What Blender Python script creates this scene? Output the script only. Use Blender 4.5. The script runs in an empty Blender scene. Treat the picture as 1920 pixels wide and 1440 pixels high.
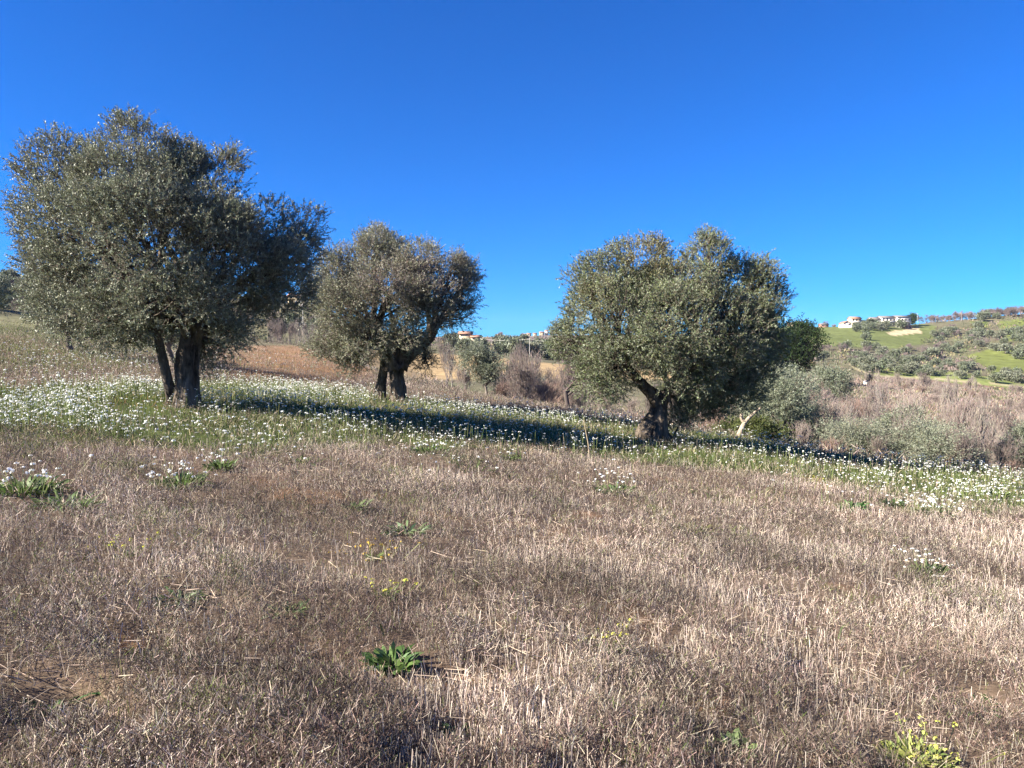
import bpy, math
import numpy as np
from mathutils import Matrix, Vector
R = np.random.default_rng(7)
rad = math.radians
S = bpy.context.scene
COL = S.collection
# ------------------------------------------------------------------ camera geometry (1920x1440 photo pixels)
F = 1442.0; TH = math.atan(60/1442.0); CT, ST = math.cos(TH), math.sin(TH); EYE = 1.6
PA, PB = -0.111, -0.0166                       # slope of the near field

def at(px, py, D):
    X = (px-960)/F; Y = (720-py)/F
    k = D/(CT+Y*ST)
    return np.array([X*k, D, EYE+(-ST+Y*CT)*k])
def slope_of(py):
    Y = (720-np.asarray(py, float))/F
    return (-ST+Y*CT)/(CT+Y*ST)
def project(x, y, z):
    s = (z-EYE)/y
    Y = (s*CT+ST)/(CT-s*ST)
    return 960+F*(x/y)*(CT+Y*ST), 720-F*Y

# ------------------------------------------------------------------ noise
def _h(ix, iy, iz, seed):
    n = (ix*374761393 + iy*668265263 + iz*2147483647 + seed*974711) & 0xffffffff
    n = ((n ^ (n >> 13))*1274126177) & 0xffffffff
    n = ((n ^ (n >> 16))*2246822519) & 0xffffffff
    return ((n ^ (n >> 15)) & 0xffffff)/float(0xffffff)
def vn2(x, y, seed=0):
    xi = np.floor(x).astype(np.int64); yi = np.floor(y).astype(np.int64)
    fx = x-xi; fy = y-yi; fx = fx*fx*(3-2*fx); fy = fy*fy*(3-2*fy)
    z = np.zeros_like(xi)
    a = _h(xi, yi, z, seed); b = _h(xi+1, yi, z, seed); c = _h(xi, yi+1, z, seed); d = _h(xi+1, yi+1, z, seed)
    return (a*(1-fx)+b*fx)*(1-fy)+(c*(1-fx)+d*fx)*fy
def fbm(x, y, seed=0, o=4):
    t = 0; a = .5; s = 0
    for k in range(o):
        t = t+a*vn2(x*2**k, y*2**k, seed+k*17); s += a; a *= .5
    return t/s
def vn3(p, seed=0):
    i = np.floor(p).astype(np.int64); f = p-i; f = f*f*(3-2*f)
    r = 0
    for dx in (0, 1):
        for dy in (0, 1):
            for dz in (0, 1):
                w = (f[:, 0] if dx else 1-f[:, 0])*(f[:, 1] if dy else 1-f[:, 1])*(f[:, 2] if dz else 1-f[:, 2])
                r = r+w*_h(i[:, 0]+dx, i[:, 1]+dy, i[:, 2]+dz, seed)
    return r

# ------------------------------------------------------------------ terrain table: columns of (distance, photo row)
TAB = {
 -400: [(30,632),(45,605),(70,585),(90,575),(130,560),(250,500),(300,495),(500,540),(1500,600)],
 0:    [(30,654),(45,631),(70,612),(90,601),(120,592),(170,566),(250,532),(300,527),(500,565),(1500,620)],
 300:  [(30,687),(45,664),(70,646),(95,640),(120,642),(180,610),(300,555),(350,552),(500,590),(1500,640)],
 450:  [(30,702),(45,678),(65,657),(85,645),(100,647),(130,648),(200,615),(330,560),(370,558),(500,585),(1500,640)],
 580:  [(30,718),(45,690),(65,668),(82,656),(92,660),(130,655),(220,625),(350,575),(400,570),(550,600),(1500,640)],
 700:  [(30,732),(45,706),(62,692),(75,700),(120,690),(250,665),(400,640),(900,634),(1500,650)],
 800:  [(30,741),(40,724),(49,712),(62,730),(110,722),(160,706),(260,658),(300,652),(450,646),(900,633),(1500,655)],
 920:  [(30,753),(37,742),(50,766),(100,742),(150,714),(260,666),(300,659),(450,650),(900,633),(1500,655)],
 1070: [(28,776),(32.5,767),(45,797),(90,752),(150,716),(270,678),(320,668),(450,650),(900,629),(1500,650)],
 1200: [(24,803),(28,794),(40,822),(90,762),(160,720),(300,682),(500,650),(900,628),(1500,650)],
 1400: [(22,832),(27,818),(38,850),(60,805),(100,756),(180,712),(300,668),(450,628),(520,614),(700,645),(1500,660)],
 1540: [(20,864),(24,846),(35,880),(60,828),(100,768),(180,716),(240,700),(320,668),(430,628),(510,611),(700,645),(1500,660)],
 1650: [(20,874),(23,861),(35,893),(60,838),(100,775),(180,728),(240,706),(330,672),(430,636),(520,607),(700,640),(1500,650)],
 1750: [(20,884),(23,872),(35,905),(60,850),(100,786),(180,735),(240,715),(350,670),(450,635),(540,604),(700,640),(1500,650)],
 1920: [(20,903),(23,890),(35,925),(60,866),(100,800),(180,745),(240,728),(350,670),(480,612),(560,584),(750,620),(1500,640)],
 2300: [(20,945),(23,932),(35,960),(60,890),(100,820),(180,755),(240,735),(350,670),(480,600),(560,560),(750,600),(1500,630)],
}
LN = np.linspace(math.log(1.0), math.log(2600), 420)
PXS = np.linspace(-500, 2400, 200)
def build_table():
    cols = sorted(TAB); M = []
    for c in cols:
        kn = TAB[c]; u = (c-960)/F
        d0 = kn[0][0]
        ds = np.exp(LN); z = np.empty_like(ds)
        ld = np.log([k[0] for k in kn]); s = slope_of([k[1] for k in kn])
        zz = s*np.exp(ld)+EYE
        off = zz-(PA*u+PB)*np.exp(ld)
        o = np.interp(LN, np.concatenate([[math.log(d0)-.25], ld]), np.concatenate([[0], off]))
        M.append(o)
    M = np.array(M)
    G = np.array([np.interp(PXS, cols, M[:, j]) for j in range(M.shape[1])]).T
    k = np.array([1, 4, 6, 4, 1])/16.
    for _ in range(2):
        P = np.pad(G, ((2, 2), (0, 0)), 'edge'); G = sum(k[i]*P[i:i+G.shape[0]] for i in range(5))
    for _ in range(2):
        P = np.pad(G, ((0, 0), (2, 2)), 'edge'); G = sum(k[i]*P[:, i:i+G.shape[1]] for i in range(5))
    return G
OFF = build_table()
def ground(x, y):
    x = np.atleast_1d(np.asarray(x, float)); y = np.atleast_1d(np.asarray(y, float))
    r = np.hypot(x, y); ph = np.arctan2(x, y)
    phc = np.clip(ph, rad(-45), rad(45))
    yy = np.maximum(r*np.cos(phc), 1.0)
    u = np.tan(phc)
    gi = np.clip((u*F+960-PXS[0])/(PXS[1]-PXS[0]), 0, len(PXS)-1.001)
    gj = np.clip((np.log(yy)-LN[0])/(LN[1]-LN[0]), 0, len(LN)-1.001)
    i = gi.astype(int); j = gj.astype(int); a = gi-i; b = gj-j
    o = (OFF[i, j]*(1-b)+OFF[i, j+1]*b)*(1-a)+(OFF[i+1, j]*(1-b)+OFF[i+1, j+1]*b)*a
    far = np.clip((r-25)/60, 0, 1)
    n = (fbm(x*.35, y*.35, 3)-.5)*.16 + (fbm(x*2.2, y*2.2, 9, 3)-.5)*.06
    n = n*(1-far) + far*((fbm(x*.03, y*.03, 5)-.5)*3.0)
    for cx, cy, q, dp in DIPS: n = n-dp*np.exp(-(((x-cx)/q)**2+((y-cy)/(q*.7))**2))
    kf = np.clip((r-45)/60, 0, 1)*(np.abs(ph) > rad(45)); xc = x*(1-kf)+r*np.sin(phc)*kf; yc = y*(1-kf)+r*np.cos(phc)*kf
    z = PA*xc+PB*yc+o+n
    a_ = np.clip((np.degrees(np.abs(ph))-60)/90, 0, 1); a_ = a_*a_*(3-2*a_)*np.clip((r-40)/80, 0, 1)
    return z*(1-a_)-3*a_
def _dip(px, py, q, dp):
    u = (px-960)/F; D = EYE/(PA*u+PB-float(slope_of(py))); return (u*D, D, q, dp)
DIPS = [_dip(100, 1300, .22, .20), _dip(1830, 1315, .22, .12), _dip(870, 1262, .28, .07), _dip(245, 1195, .25, .07), _dip(600, 1240, .35, .06), _dip(1250, 1330, .3, .07)]

# ------------------------------------------------------------------ materials
def mat(name):
    m = bpy.data.materials.new(name); m.use_nodes = True
    nt = m.node_tree; nt.nodes.clear()
    out = nt.nodes.new('ShaderNodeOutputMaterial')
    return m, nt, out
def N(nt, t, **kw):
    n = nt.nodes.new(t)
    for k, v in kw.items():
        if k in n.inputs: n.inputs[k].default_value = v
        else: setattr(n, k, v)
    return n
def attr_mat(name, rough=.7, trans=.25, back=None, spec=.25, fine=None):
    m, nt, out = mat(name); L = nt.links.new
    a = N(nt, 'ShaderNodeAttribute', attribute_name='col')
    c = a.outputs['Color']
    if fine:
        tc = N(nt, 'ShaderNodeTexCoord'); no = N(nt, 'ShaderNodeTexNoise', Scale=fine, Detail=6.0, Roughness=.7)
        L(tc.outputs['Object'], no.inputs['Vector'])
        mr = N(nt, 'ShaderNodeMapRange'); mr.inputs['From Min'].default_value = .25; mr.inputs['From Max'].default_value = .75
        mr.inputs['To Min'].default_value = .55; mr.inputs['To Max'].default_value = 1.4
        L(no.outputs['Fac'], mr.inputs['Value'])
        mx = N(nt, 'ShaderNodeVectorMath', operation='SCALE'); L(c, mx.inputs[0]); L(mr.outputs[0], mx.inputs['Scale'])
        c = mx.outputs[0]
    if back:
        g = N(nt, 'ShaderNodeNewGeometry'); mb = N(nt, 'ShaderNodeMix', data_type='RGBA')
        sc = N(nt, 'ShaderNodeMath', operation='MULTIPLY'); sc.inputs[1].default_value = .55
        L(g.outputs['Backfacing'], sc.inputs[0]); L(sc.outputs[0], mb.inputs['Factor'])
        L(c, mb.inputs[6]); mb.inputs[7].default_value = (*back, 1); c = mb.outputs[2]
    p = N(nt, 'ShaderNodeBsdfPrincipled', Roughness=rough); p.inputs['Specular IOR Level'].default_value = spec
    L(c, p.inputs['Base Color'])
    if trans:
        t = N(nt, 'ShaderNodeBsdfTranslucent'); L(c, t.inputs['Color'])
        ms = N(nt, 'ShaderNodeMixShader', Fac=trans); L(p.outputs[0], ms.inputs[1]); L(t.outputs[0], ms.inputs[2])
        L(ms.outputs[0], out.inputs[0])
    else: L(p.outputs[0], out.inputs[0])
    return m
def bark_mat(name, c1, c2, scale=6., bump=.6, c3=None):
    m, nt, out = mat(name); L = nt.links.new
    tc = N(nt, 'ShaderNodeTexCoord'); mp = N(nt, 'ShaderNodeMapping'); mp.inputs['Scale'].default_value = (1, 1, .28)
    L(tc.outputs['Object'], mp.inputs[0])
    no = N(nt, 'ShaderNodeTexNoise', Scale=scale, Detail=9.0, Roughness=.7); L(mp.outputs[0], no.inputs['Vector'])
    vo = N(nt, 'ShaderNodeTexVoronoi', Scale=scale*2.5); L(mp.outputs[0], vo.inputs['Vector'])
    cr = N(nt, 'ShaderNodeValToRGB'); cr.color_ramp.elements[0].position = .36; cr.color_ramp.elements[1].position = .66
    cr.color_ramp.elements[0].color = (*c1, 1); cr.color_ramp.elements[1].color = (*c2, 1)
    L(no.outputs['Fac'], cr.inputs[0])
    ad = N(nt, 'ShaderNodeMath', operation='ADD'); L(no.outputs['Fac'], ad.inputs[0]); L(vo.outputs['Distance'], ad.inputs[1])
    bp = N(nt, 'ShaderNodeBump', Strength=bump, Distance=.05); L(ad.outputs[0], bp.inputs['Height'])
    p = N(nt, 'ShaderNodeBsdfPrincipled', Roughness=.9); p.inputs['Specular IOR Level'].default_value = .15
    L(cr.outputs[0], p.inputs['Base Color']); L(bp.outputs[0], p.inputs['Normal']); L(p.outputs[0], out.inputs[0])
    return m
def plain(name, c, rough=.8, var=.15, scale=3.):
    m, nt, out = mat(name); L = nt.links.new
    tc = N(nt, 'ShaderNodeTexCoord'); no = N(nt, 'ShaderNodeTexNoise', Scale=scale, Detail=5.0); L(tc.outputs['Object'], no.inputs['Vector'])
    mr = N(nt, 'ShaderNodeMapRange'); mr.inputs['To Min'].default_value = 1-var*2; mr.inputs['To Max'].default_value = 1+var*2
    L(no.outputs['Fac'], mr.inputs['Value'])
    mx = N(nt, 'ShaderNodeVectorMath', operation='SCALE'); mx.inputs[0].default_value = c; L(mr.outputs[0], mx.inputs['Scale'])
    p = N(nt, 'ShaderNodeBsdfPrincipled', Roughness=rough); L(mx.outputs[0], p.inputs['Base Color']); L(p.outputs[0], out.inputs[0])
    return m
M_LEAF = attr_mat('olive_leaf', .5, .18, back=(.27, .295, .22), spec=.4)
M_DARK = attr_mat('evergreen_leaf', .6, .1, spec=.2)
M_GREEN = attr_mat('green_leaf', .55, .3, spec=.3)
M_DRY = attr_mat('dry_plant', .85, .2, spec=.1)
M_PETAL = attr_mat('white_petal', .8, .25, spec=.1)
M_GROUND = attr_mat('soil', .95, 0, spec=.05, fine=26.)
M_HILL = attr_mat('hillside', .95, 0, spec=.05, fine=.35)
M_BARK = bark_mat('olive_bark', (.018, .014, .011), (.18, .145, .11), 5., .9)
M_BARK2 = bark_mat('grey_bark', (.10, .085, .07), (.27, .23, .19), 9.)
M_TWIG = attr_mat('twig', .9, 0, spec=.1)
M_PALEWOOD = bark_mat('pale_bark', (.24, .19, .14), (.42, .35, .27), 9., .3)

# ------------------------------------------------------------------ mesh helpers
def mesh_np(name, V, Fq, col=None, m=None, parent=None, smooth=False, nside=4):
    V = np.ascontiguousarray(V, np.float32); Fq = np.ascontiguousarray(Fq, np.int32)
    me = bpy.data.meshes.new(name)
    nf = len(Fq); ns = Fq.shape[1]
    me.vertices.add(len(V)); me.vertices.foreach_set('co', V.ravel())
    me.loops.add(nf*ns); me.loops.foreach_set('vertex_index', Fq.ravel())
    me.polygons.add(nf); me.polygons.foreach_set('loop_start', np.arange(0, nf*ns, ns, dtype=np.int32))
    if smooth: me.polygons.foreach_set('use_smooth', np.ones(nf, bool))
    me.update(calc_edges=True)
    if col is not None:
        col = np.asarray(col, np.float32)
        dom = 'FACE' if len(col) == nf else 'POINT'
        a = me.attributes.new('col', 'FLOAT_COLOR', dom)
        c4 = np.ones((len(col), 4), np.float32); c4[:, :3] = col; a.data.foreach_set('color', c4.ravel())
    if m: me.materials.append(m)
    o = bpy.data.objects.new(name, me); COL.objects.link(o)
    if parent: o.parent = parent
    return o
def nrm(v): return v/np.maximum(np.linalg.norm(v, axis=-1, keepdims=True), 1e-9)
def rnd3(n): return nrm(R.normal(size=(n, 3)))
def leaves(P, Dr, L, W, Nr=None):
    """rhombic leaves: base point, direction, length, width -> verts, quads"""
    n = len(P); Dr = nrm(Dr)
    if Nr is None: Nr = rnd3(n)
    s = nrm(np.cross(Dr, Nr)); L = np.broadcast_to(L, n)[:, None]; W = np.broadcast_to(W, n)[:, None]
    V = np.empty((n, 4, 3)); V[:, 0] = P; V[:, 1] = P+Dr*L*.5+s*W*.5; V[:, 2] = P+Dr*L; V[:, 3] = P+Dr*L*.5-s*W*.5
    return V.reshape(-1, 3), np.arange(n*4).reshape(n, 4)
def blades(P, Dr, L, W, bend=0.):
    """tapering two-quad blades"""
    n = len(P); Dr = nrm(Dr); s = nrm(np.cross(Dr, rnd3(n)))
    L = np.broadcast_to(L, n)[:, None]; W = np.broadcast_to(W, n)[:, None]
    b = rnd3(n); b[:, 2] = -np.abs(b[:, 2])*.6
    m = P+Dr*L*.55; t = P+nrm(Dr+b*bend)*L
    V = np.stack([P-s*W*.5, P+s*W*.5, m+s*W*.4, m-s*W*.4, t+s*W*.08, t-s*W*.08], 1)
    k = np.arange(n)[:, None]*6
    Fq = np.concatenate([k+np.array([[0, 1, 2, 3]]), k+np.array([[3, 2, 4, 5]])], 0)
    return V.reshape(-1, 3), Fq
def straight(P, Q, W):
    n = len(P); s = nrm(np.cross(nrm(Q-P), rnd3(n))); W = np.broadcast_to(W, n)[:, None]
    V = np.stack([P-s*W*.5, P+s*W*.5, Q+s*W*.45, Q-s*W*.45], 1)
    return V.reshape(-1, 3), np.arange(n*4).reshape(n, 4)
def tubes(P, Rr, sides=4):
    """P (n,K,3), Rr (n,K) -> tube mesh"""
    n, K, _ = P.shape
    T = np.gradient(P, axis=1); T = nrm(T)
    a = np.zeros_like(T); a[..., 0] = .31; a[..., 1] = .95; a[..., 2] = .05
    U = nrm(np.cross(T, a)); W = np.cross(T, U)
    th = np.arange(sides)*2*math.pi/sides
    ring = P[:, :, None, :]+Rr[:, :, None, None]*(np.cos(th)[None, None, :, None]*U[:, :, None]+np.sin(th)[None, None, :, None]*W[:, :, None])
    V = ring.reshape(-1, 3)
    i = np.arange(n)[:, None, None]; k = np.arange(K-1)[None, :, None]; s = np.arange(sides)[None, None, :]
    b = i*K*sides+k*sides; s2 = (s+1) % sides
    Fq = np.stack(np.broadcast_arrays(b+s, b+s2, b+sides+s2, b+sides+s), -1).reshape(-1, 4)
    return V, Fq
def bez(A, B, C, K):
    t = np.linspace(0, 1, K)[None, :, None]
    return A[:, None]*(1-t)**2+2*B[:, None]*t*(1-t)+C[:, None]*t**2
def join(parts):
    V = []; Fq = []; C = []; o = 0
    for p in parts:
        V.append(p[0]); Fq.append(p[1]+o); o += len(p[0])
        if len(p) > 2: C.append(np.broadcast_to(p[2], (len(p[1]), 3)))
    return np.concatenate(V), np.concatenate(Fq), (np.concatenate(C) if C else None)
def jit(c, n, v=.2, hv=.06):
    c = np.asarray(c, float); b = R.normal(1, v, (n, 1)).clip(.35, 1.9)
    return (c*b*(1+R.normal(0, hv, (n, 3)))).clip(.005, .95)
def empty(name, loc=(0, 0, 0), rz=0.):
    o = bpy.data.objects.new(name, None); COL.objects.link(o); o.location = loc; o.rotation_euler[2] = rz
    o.empty_display_size = .3
    return o
def tag(o, label=None, cat=None, group=None, kind=None):
    if label: o['label'] = label
    if cat: o['category'] = cat
    if group: o['group'] = group
    if kind: o['kind'] = kind
    return o
def copy_tree(o, parent=None):
    c = o.copy(); COL.objects.link(c)
    if parent: c.parent = parent
    for ch in [k for k in o.children]: copy_tree(ch, c)
    return c

# ------------------------------------------------------------------ ground sheets
def screen_of(x, y):
    z = ground(x, y); px, py = project(x, np.maximum(y, .5), z); return z, px, py
def smooth(a, b, x): t = np.clip((x-a)/(b-a), 0, 1); return t*t*(3-2*t)
BX = [-400, 0, 120, 250, 400, 600, 800, 1000, 1200, 1400, 1600, 1800, 1920, 2400]
B_LO = [805, 812, 820, 838, 842, 836, 848, 852, 866, 888, 912, 945, 962, 1040]
B_HI = [700, 728, 724, 722, 715, 728, 752, 774, 796, 818, 848, 872, 884, 930]
def band(px, py, x, y):
    """1 inside the flowering strip under the olives"""
    n = (fbm(x*.55, y*.9, 21)-.5)*44*np.clip(py-690, 20, 200)/110
    lo = np.interp(px, BX, B_LO); hi = np.interp(px, BX, B_HI)
    return smooth(-8, 10, lo+n-py)*smooth(-6, 8, py-hi+n*.6)
def in_poly(px, py, poly):
    r = np.zeros(px.shape, bool); q = len(poly)
    for i in range(q):
        x1, y1 = poly[i]; x2, y2 = poly[(i+1) % q]
        c = ((y1 > py) != (y2 > py)) & (px < (x2-x1)*(py-y1)/(y2-y1+1e-9)+x1); r ^= c
    return r
def blob(px, py, cx, cy, rx, ry): return np.clip(1-((px-cx)/rx)**2-((py-cy)/ry)**2, 0, 1)

def make_terrain():
    fine = np.arange(-46, 46.01, .16); co1 = np.arange(-180, -46, 4.); co2 = np.arange(50, 180, 4.)
    ph = np.radians(np.concatenate([co1, fine, co2]))
    def sheet(name, rr, m, label):
        A, Rr = np.meshgrid(ph, rr); x = (Rr*np.sin(A)).ravel(); y = (Rr*np.cos(A)).ravel()
        z = ground(x, y)
        V = np.stack([x, y, z], 1); n = len(ph); r = len(rr)
        i = np.arange(r-1)[:, None]; j = np.arange(n)[None, :]; j2 = (j+1) % n
        Fq = np.stack([i*n+j, i*n+j2, (i+1)*n+j2, (i+1)*n+j], -1).reshape(-1, 4)
        ys = np.where(y > .5, y, .5); px, py = project(x, ys, z)
        c = terrain_colour(x, y, z, px, py, np.hypot(x, y))
        o = mesh_np(name, V, Fq[:, ::-1], c, m, smooth=True)
        return tag(o, kind='structure')
    r1 = np.exp(np.arange(math.log(.15), math.log(60), .022)); r1[-1] = 60.
    r2 = np.concatenate([[60.], np.exp(np.arange(math.log(60)+.012, math.log(1200), .012)), [1500., 2500.]])
    sheet('ground', r1, M_GROUND, ''); sheet('hills', r2, M_HILL, '')
def terrain_colour(x, y, z, px, py, r):
    n1 = fbm(x*.5, y*.5, 31)[:, None]; n2 = fbm(x*3, y*3, 37)[:, None]
    soil = np.array([.085, .058, .042]); tan = np.array([.17, .125, .085]); c = soil*(1-n1)+tan*n1
    c = c*(.75+.5*n2)
    orange = np.array([.36, .19, .085])
    w = 0
    for b in [(860, 1275, 90, 22), (1580, 905, 120, 22), (1330, 1320, 60, 18), (230, 1210, 60, 25), (240, 765, 70, 20), (150, 1400, 80, 30), (650, 1320, 90, 20), (1240, 1410, 60, 20), (380, 1340, 60, 18), (1560, 1420, 80, 20)]:
        w = w+blob(px, py, *b)
    w = np.clip(w*.9+(fbm(x*1.3, y*1.3, 77)-.68)*2, 0, .6)[:, None]
    c = c*(1-w)+orange*(.8+.4*n2)*w
    b = band(px, py, x, y)[:, None]
    c = c*(1-b)+np.array([.07, .09, .025])*b
    far = smooth(40, 62, r)[:, None]
    nf = fbm(x*.02, y*.02, 51)[:, None]; nm = fbm(x*.09, y*.09, 53)[:, None]
    scrub = np.array([.15, .125, .085])*(1-nm)+np.array([.115, .12, .06])*nm
    f = scrub*(.75+.5*nf)
    def put(f, mask, colr, v=.25):
        m_ = np.clip(mask, 0, 1)[:, None]; return f*(1-m_)+np.array(colr)*(1-v+2*v*nm)*m_
    n = (fbm(x*.03, y*.03, 61)-.5)*14
    rt = (px > 1380)
    f = put(f, rt*smooth(0, 14, py-700+n)*smooth(1650, 1500, px*0+1500), (.20, .135, .105))
    f = put(f, rt*in_poly(px+n*2, py+n*.5, [(1430, 600), (1470, 612), (1560, 606), (1700, 604), (1762, 612), (1750, 640), (1680, 652), (1560, 650), (1480, 643), (1430, 640)]), (.12, .14, .048))
    f = put(f, rt*in_poly(px+n*2, py+n*.5, [(1812, 668), (1850, 655), (2100, 640), (2200, 700), (1860, 700)]), (.14, .16, .045))
    f = put(f, rt*in_poly(px+n, py+n*.4, [(1820, 603), (1850, 603), (1848, 616), (1818, 616)]), (.12, .15, .035))
    f = put(f, rt*in_poly(px+n, py+n*.4, [(1870, 604), (2300, 560), (2300, 650), (1880, 640)]), (.14, .165, .045))
    f = put(f, rt*in_poly(px+n, py+n*.4, [(1590, 676), (1700, 690), (1920, 712), (2200, 730), (2200, 745), (1900, 728), (1640, 704)]), (.16, .185, .06))
    f = put(f, rt*in_poly(px, py, [(1662, 623), (1722, 614), (1728, 624), (1672, 630)]), (.45, .36, .22), .08)
    path = np.interp(px, [1590, 1605, 1640, 1700, 1800, 1920, 2100], [680, 692, 704, 708, 714, 726, 744])
    f = put(f, rt*(px > 1592)*(np.abs(py-path+n*.12) < 1.7), (.33, .285, .17), .12)
    mid = (px > 690) & (px < 1300) & (r > 110)
    f = put(f, mid*smooth(0, 2, py-np.interp(px, [690, 800, 920, 1040, 1300], [655, 661, 668, 681, 700]))*smooth(0, 8, 716-py), (.32, .23, .12), .16)
    f = put(f, mid*smooth(0, 4, 650-py), (.17, .14, .12), .2)
    lf = px < 330
    f = put(f, lf*smooth(0, 4, py-592+n*.3)*smooth(0, 10, 660-py), (.18, .17, .09))
    f = put(f, ((px > 330) & (px < 700))*smooth(0, 4, py-646)*(r < 100), (.27, .17, .10))
    return c*(1-far)+f*far
make_terrain()

# ------------------------------------------------------------------ ground cover
def fan(n, r0, r1, k, a=44):
    t = R.random(n); e = 2-k
    r = (r0**e+t*(r1**e-r0**e))**(1/e) if abs(e) > 1e-6 else r0*(r1/r0)**t
    p = np.radians(R.uniform(-a, a, n)); return r*np.sin(p), r*np.cos(p), r
def field_ok(x, y, px):
    # distance of the field's brow
    d = np.interp(px, [-400, 0, 450, 580, 700, 800, 920, 1070, 1200, 1400, 1540, 1920, 2400], [95, 92, 88, 84, 64, 51, 40, 36, 32, 31, 28, 27, 27])
    return y < d
def gscale(r, p=.7, r0=6.): return np.maximum(1, r/r0)**p
HOLES = [(90, 1318, 95, 50), (1830, 1318, 70, 26), (560, 1370, 70, 16), (980, 1230, 60, 18)]

def spot(px, py):
    """ground point under a photo pixel"""
    lo = np.exp(np.linspace(math.log(1.6), math.log(95), 2500))
    X = (px-960)/F; Y = (720-py)/F; k = lo/(CT+Y*ST)
    zr = EYE+(-ST+Y*CT)*k; g = ground(X*k, lo)
    i = np.argmax(g > zr); i = i if g[i] > zr[i] else len(lo)-1
    return float(X*k[i]), float(lo[i]), float(g[i])
CLEAR = [(735, 1245, .17), (1375, 1405, .14), (1825, 1322, .16), (90, 1318, .11), (340, 1120, .14), (762, 998, .22), (540, 1146, .12), (1597, 952, .30), (1672, 946, .25), (1300, 998, .25), (670, 952, .16), (1715, 1430, .20),
         (45, 922, .5), (338, 908, .45), (415, 878, .3), (805, 848, .4), (958, 860, .3), (1740, 1070, .22), (1745, 962, .45), (120, 950, .3), (1150, 1218, .10), (1150, 922, .25), (850, 1382, .10)]
CLR = [(*spot(a, b)[:2], c) for a, b, c in CLEAR]
def clearing(x, y):
    m = np.zeros(x.shape)
    for cx, cy, q in CLR: m = np.maximum(m, smooth(1.25, .7, np.hypot(x-cx, (y-cy+.3*q)*.8)/q))
    return m
def dry_weeds():
    n = 1650000
    x, y, r = fan(n, 2.0, 92, 2.15)
    z, px, py = screen_of(x, y)
    ok = field_ok(x, y, px)
    b = band(px, py, x, y)
    d = fbm(x*1.1, y*1.1, 41)*.55+fbm(x*5, y*5, 43, 3)*.45
    ok &= (R.random(n) < (1-.86*b)) & (R.random(n) < np.clip((d-.30)*4.5, .30, 1))
    hole = np.zeros(n)
    for h in [(860, 1275, 90, 22), (230, 1210, 60, 25), (650, 1320, 80, 15), (1580, 905, 110, 20), (1240, 1410, 60, 20)]: hole = hole+blob(px, py, *h)
    ok &= (R.random(n) > np.clip(hole*1.5, 0, .8)) & (R.random(n) > .93*clearing(x, y))
    x, y, r, z, px, py, d = [a[ok] for a in (x, y, r, z, px, py, d)]; n = len(x)
    s = gscale(r)
    H = (.045+.19*np.clip(d-.34, 0, .5)/.35)*np.clip(.9+.05*s, 0, 1.2)
    t = R.random(n)**.6
    P = np.stack([x, y, z+H*t], 1)
    D = rnd3(n); D[:, 2] = np.abs(D[:, 2])*.9+.15
    h_ = n//2
    V, Fq = leaves(P[:h_], D[:h_], R.uniform(.006, .017, h_)*s[:h_], R.uniform(.0025, .0055, h_)*s[:h_])
    D[h_:, 2] += .35; V2, F2 = straight(P[h_:], P[h_:]+nrm(D[h_:])*(R.uniform(.018, .065, n-h_)*s[h_:]**.6)[:, None], R.uniform(.0011, .0024, n-h_)*s[h_:])
    V, Fq, _ = join([(V, Fq), (V2, F2)])
    # tone map: mauve brown weeds, paler straw, reddish parts
    m1 = fbm(x*.35, y*.5, 91); m2 = fbm(x*2.1, y*2.1, 93)
    u = R.random(n)
    c = np.where((u < .40)[:, None], jit((.142, .112, .090), n, .35), np.where((u < .70)[:, None], jit((.05, .036, .03), n, .3), jit((.50, .42, .335), n, .28)))
    c = c*np.clip((fbm(x*.9, y*.9, 97)-.5)*2.0+.92, .5, 1.4)[:, None]
    red = np.clip((m1-.50)*7, 0, 1)[:, None]*(R.random(n)[:, None] < .5)
    c = c*(1-red*.5)+jit((.26, .165, .13), n, .2)*red*.5
    straw = np.clip((m2-.5)*4, 0, 1)[:, None]*(R.random(n)[:, None] < .5); c = c*(1-straw)+jit((.34, .27, .20), n, .2)*straw
    # the rusty grass beyond the left olive and tawny rise
    w = np.clip(blob(px, py, 560, 690, 170, 42)*1.5+blob(px, py, 262, 768, 75, 22)*2, 0, 1)[:, None]*(R.random((n, 1)) < .75)
    c = c*(1-w)+jit((.34, .185, .085), n, .2)*w
    gl = np.clip(blob(px, py, 60, 650, 330, 60)*.7, 0, .45)+.05+.5*np.clip((fbm(x*1.7, y*1.7, 95)-.62)*6, 0, 1)
    g = (R.random(n) < gl)[:, None]; c = np.where(g, jit((.135, .165, .05), n, .25), c)
    o = mesh_np('dry_weeds', V, Fq, c, M_DRY); tag(o, 'brown and mauve withered weeds covering the whole sloping field', 'dry weeds', kind='stuff')
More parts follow.
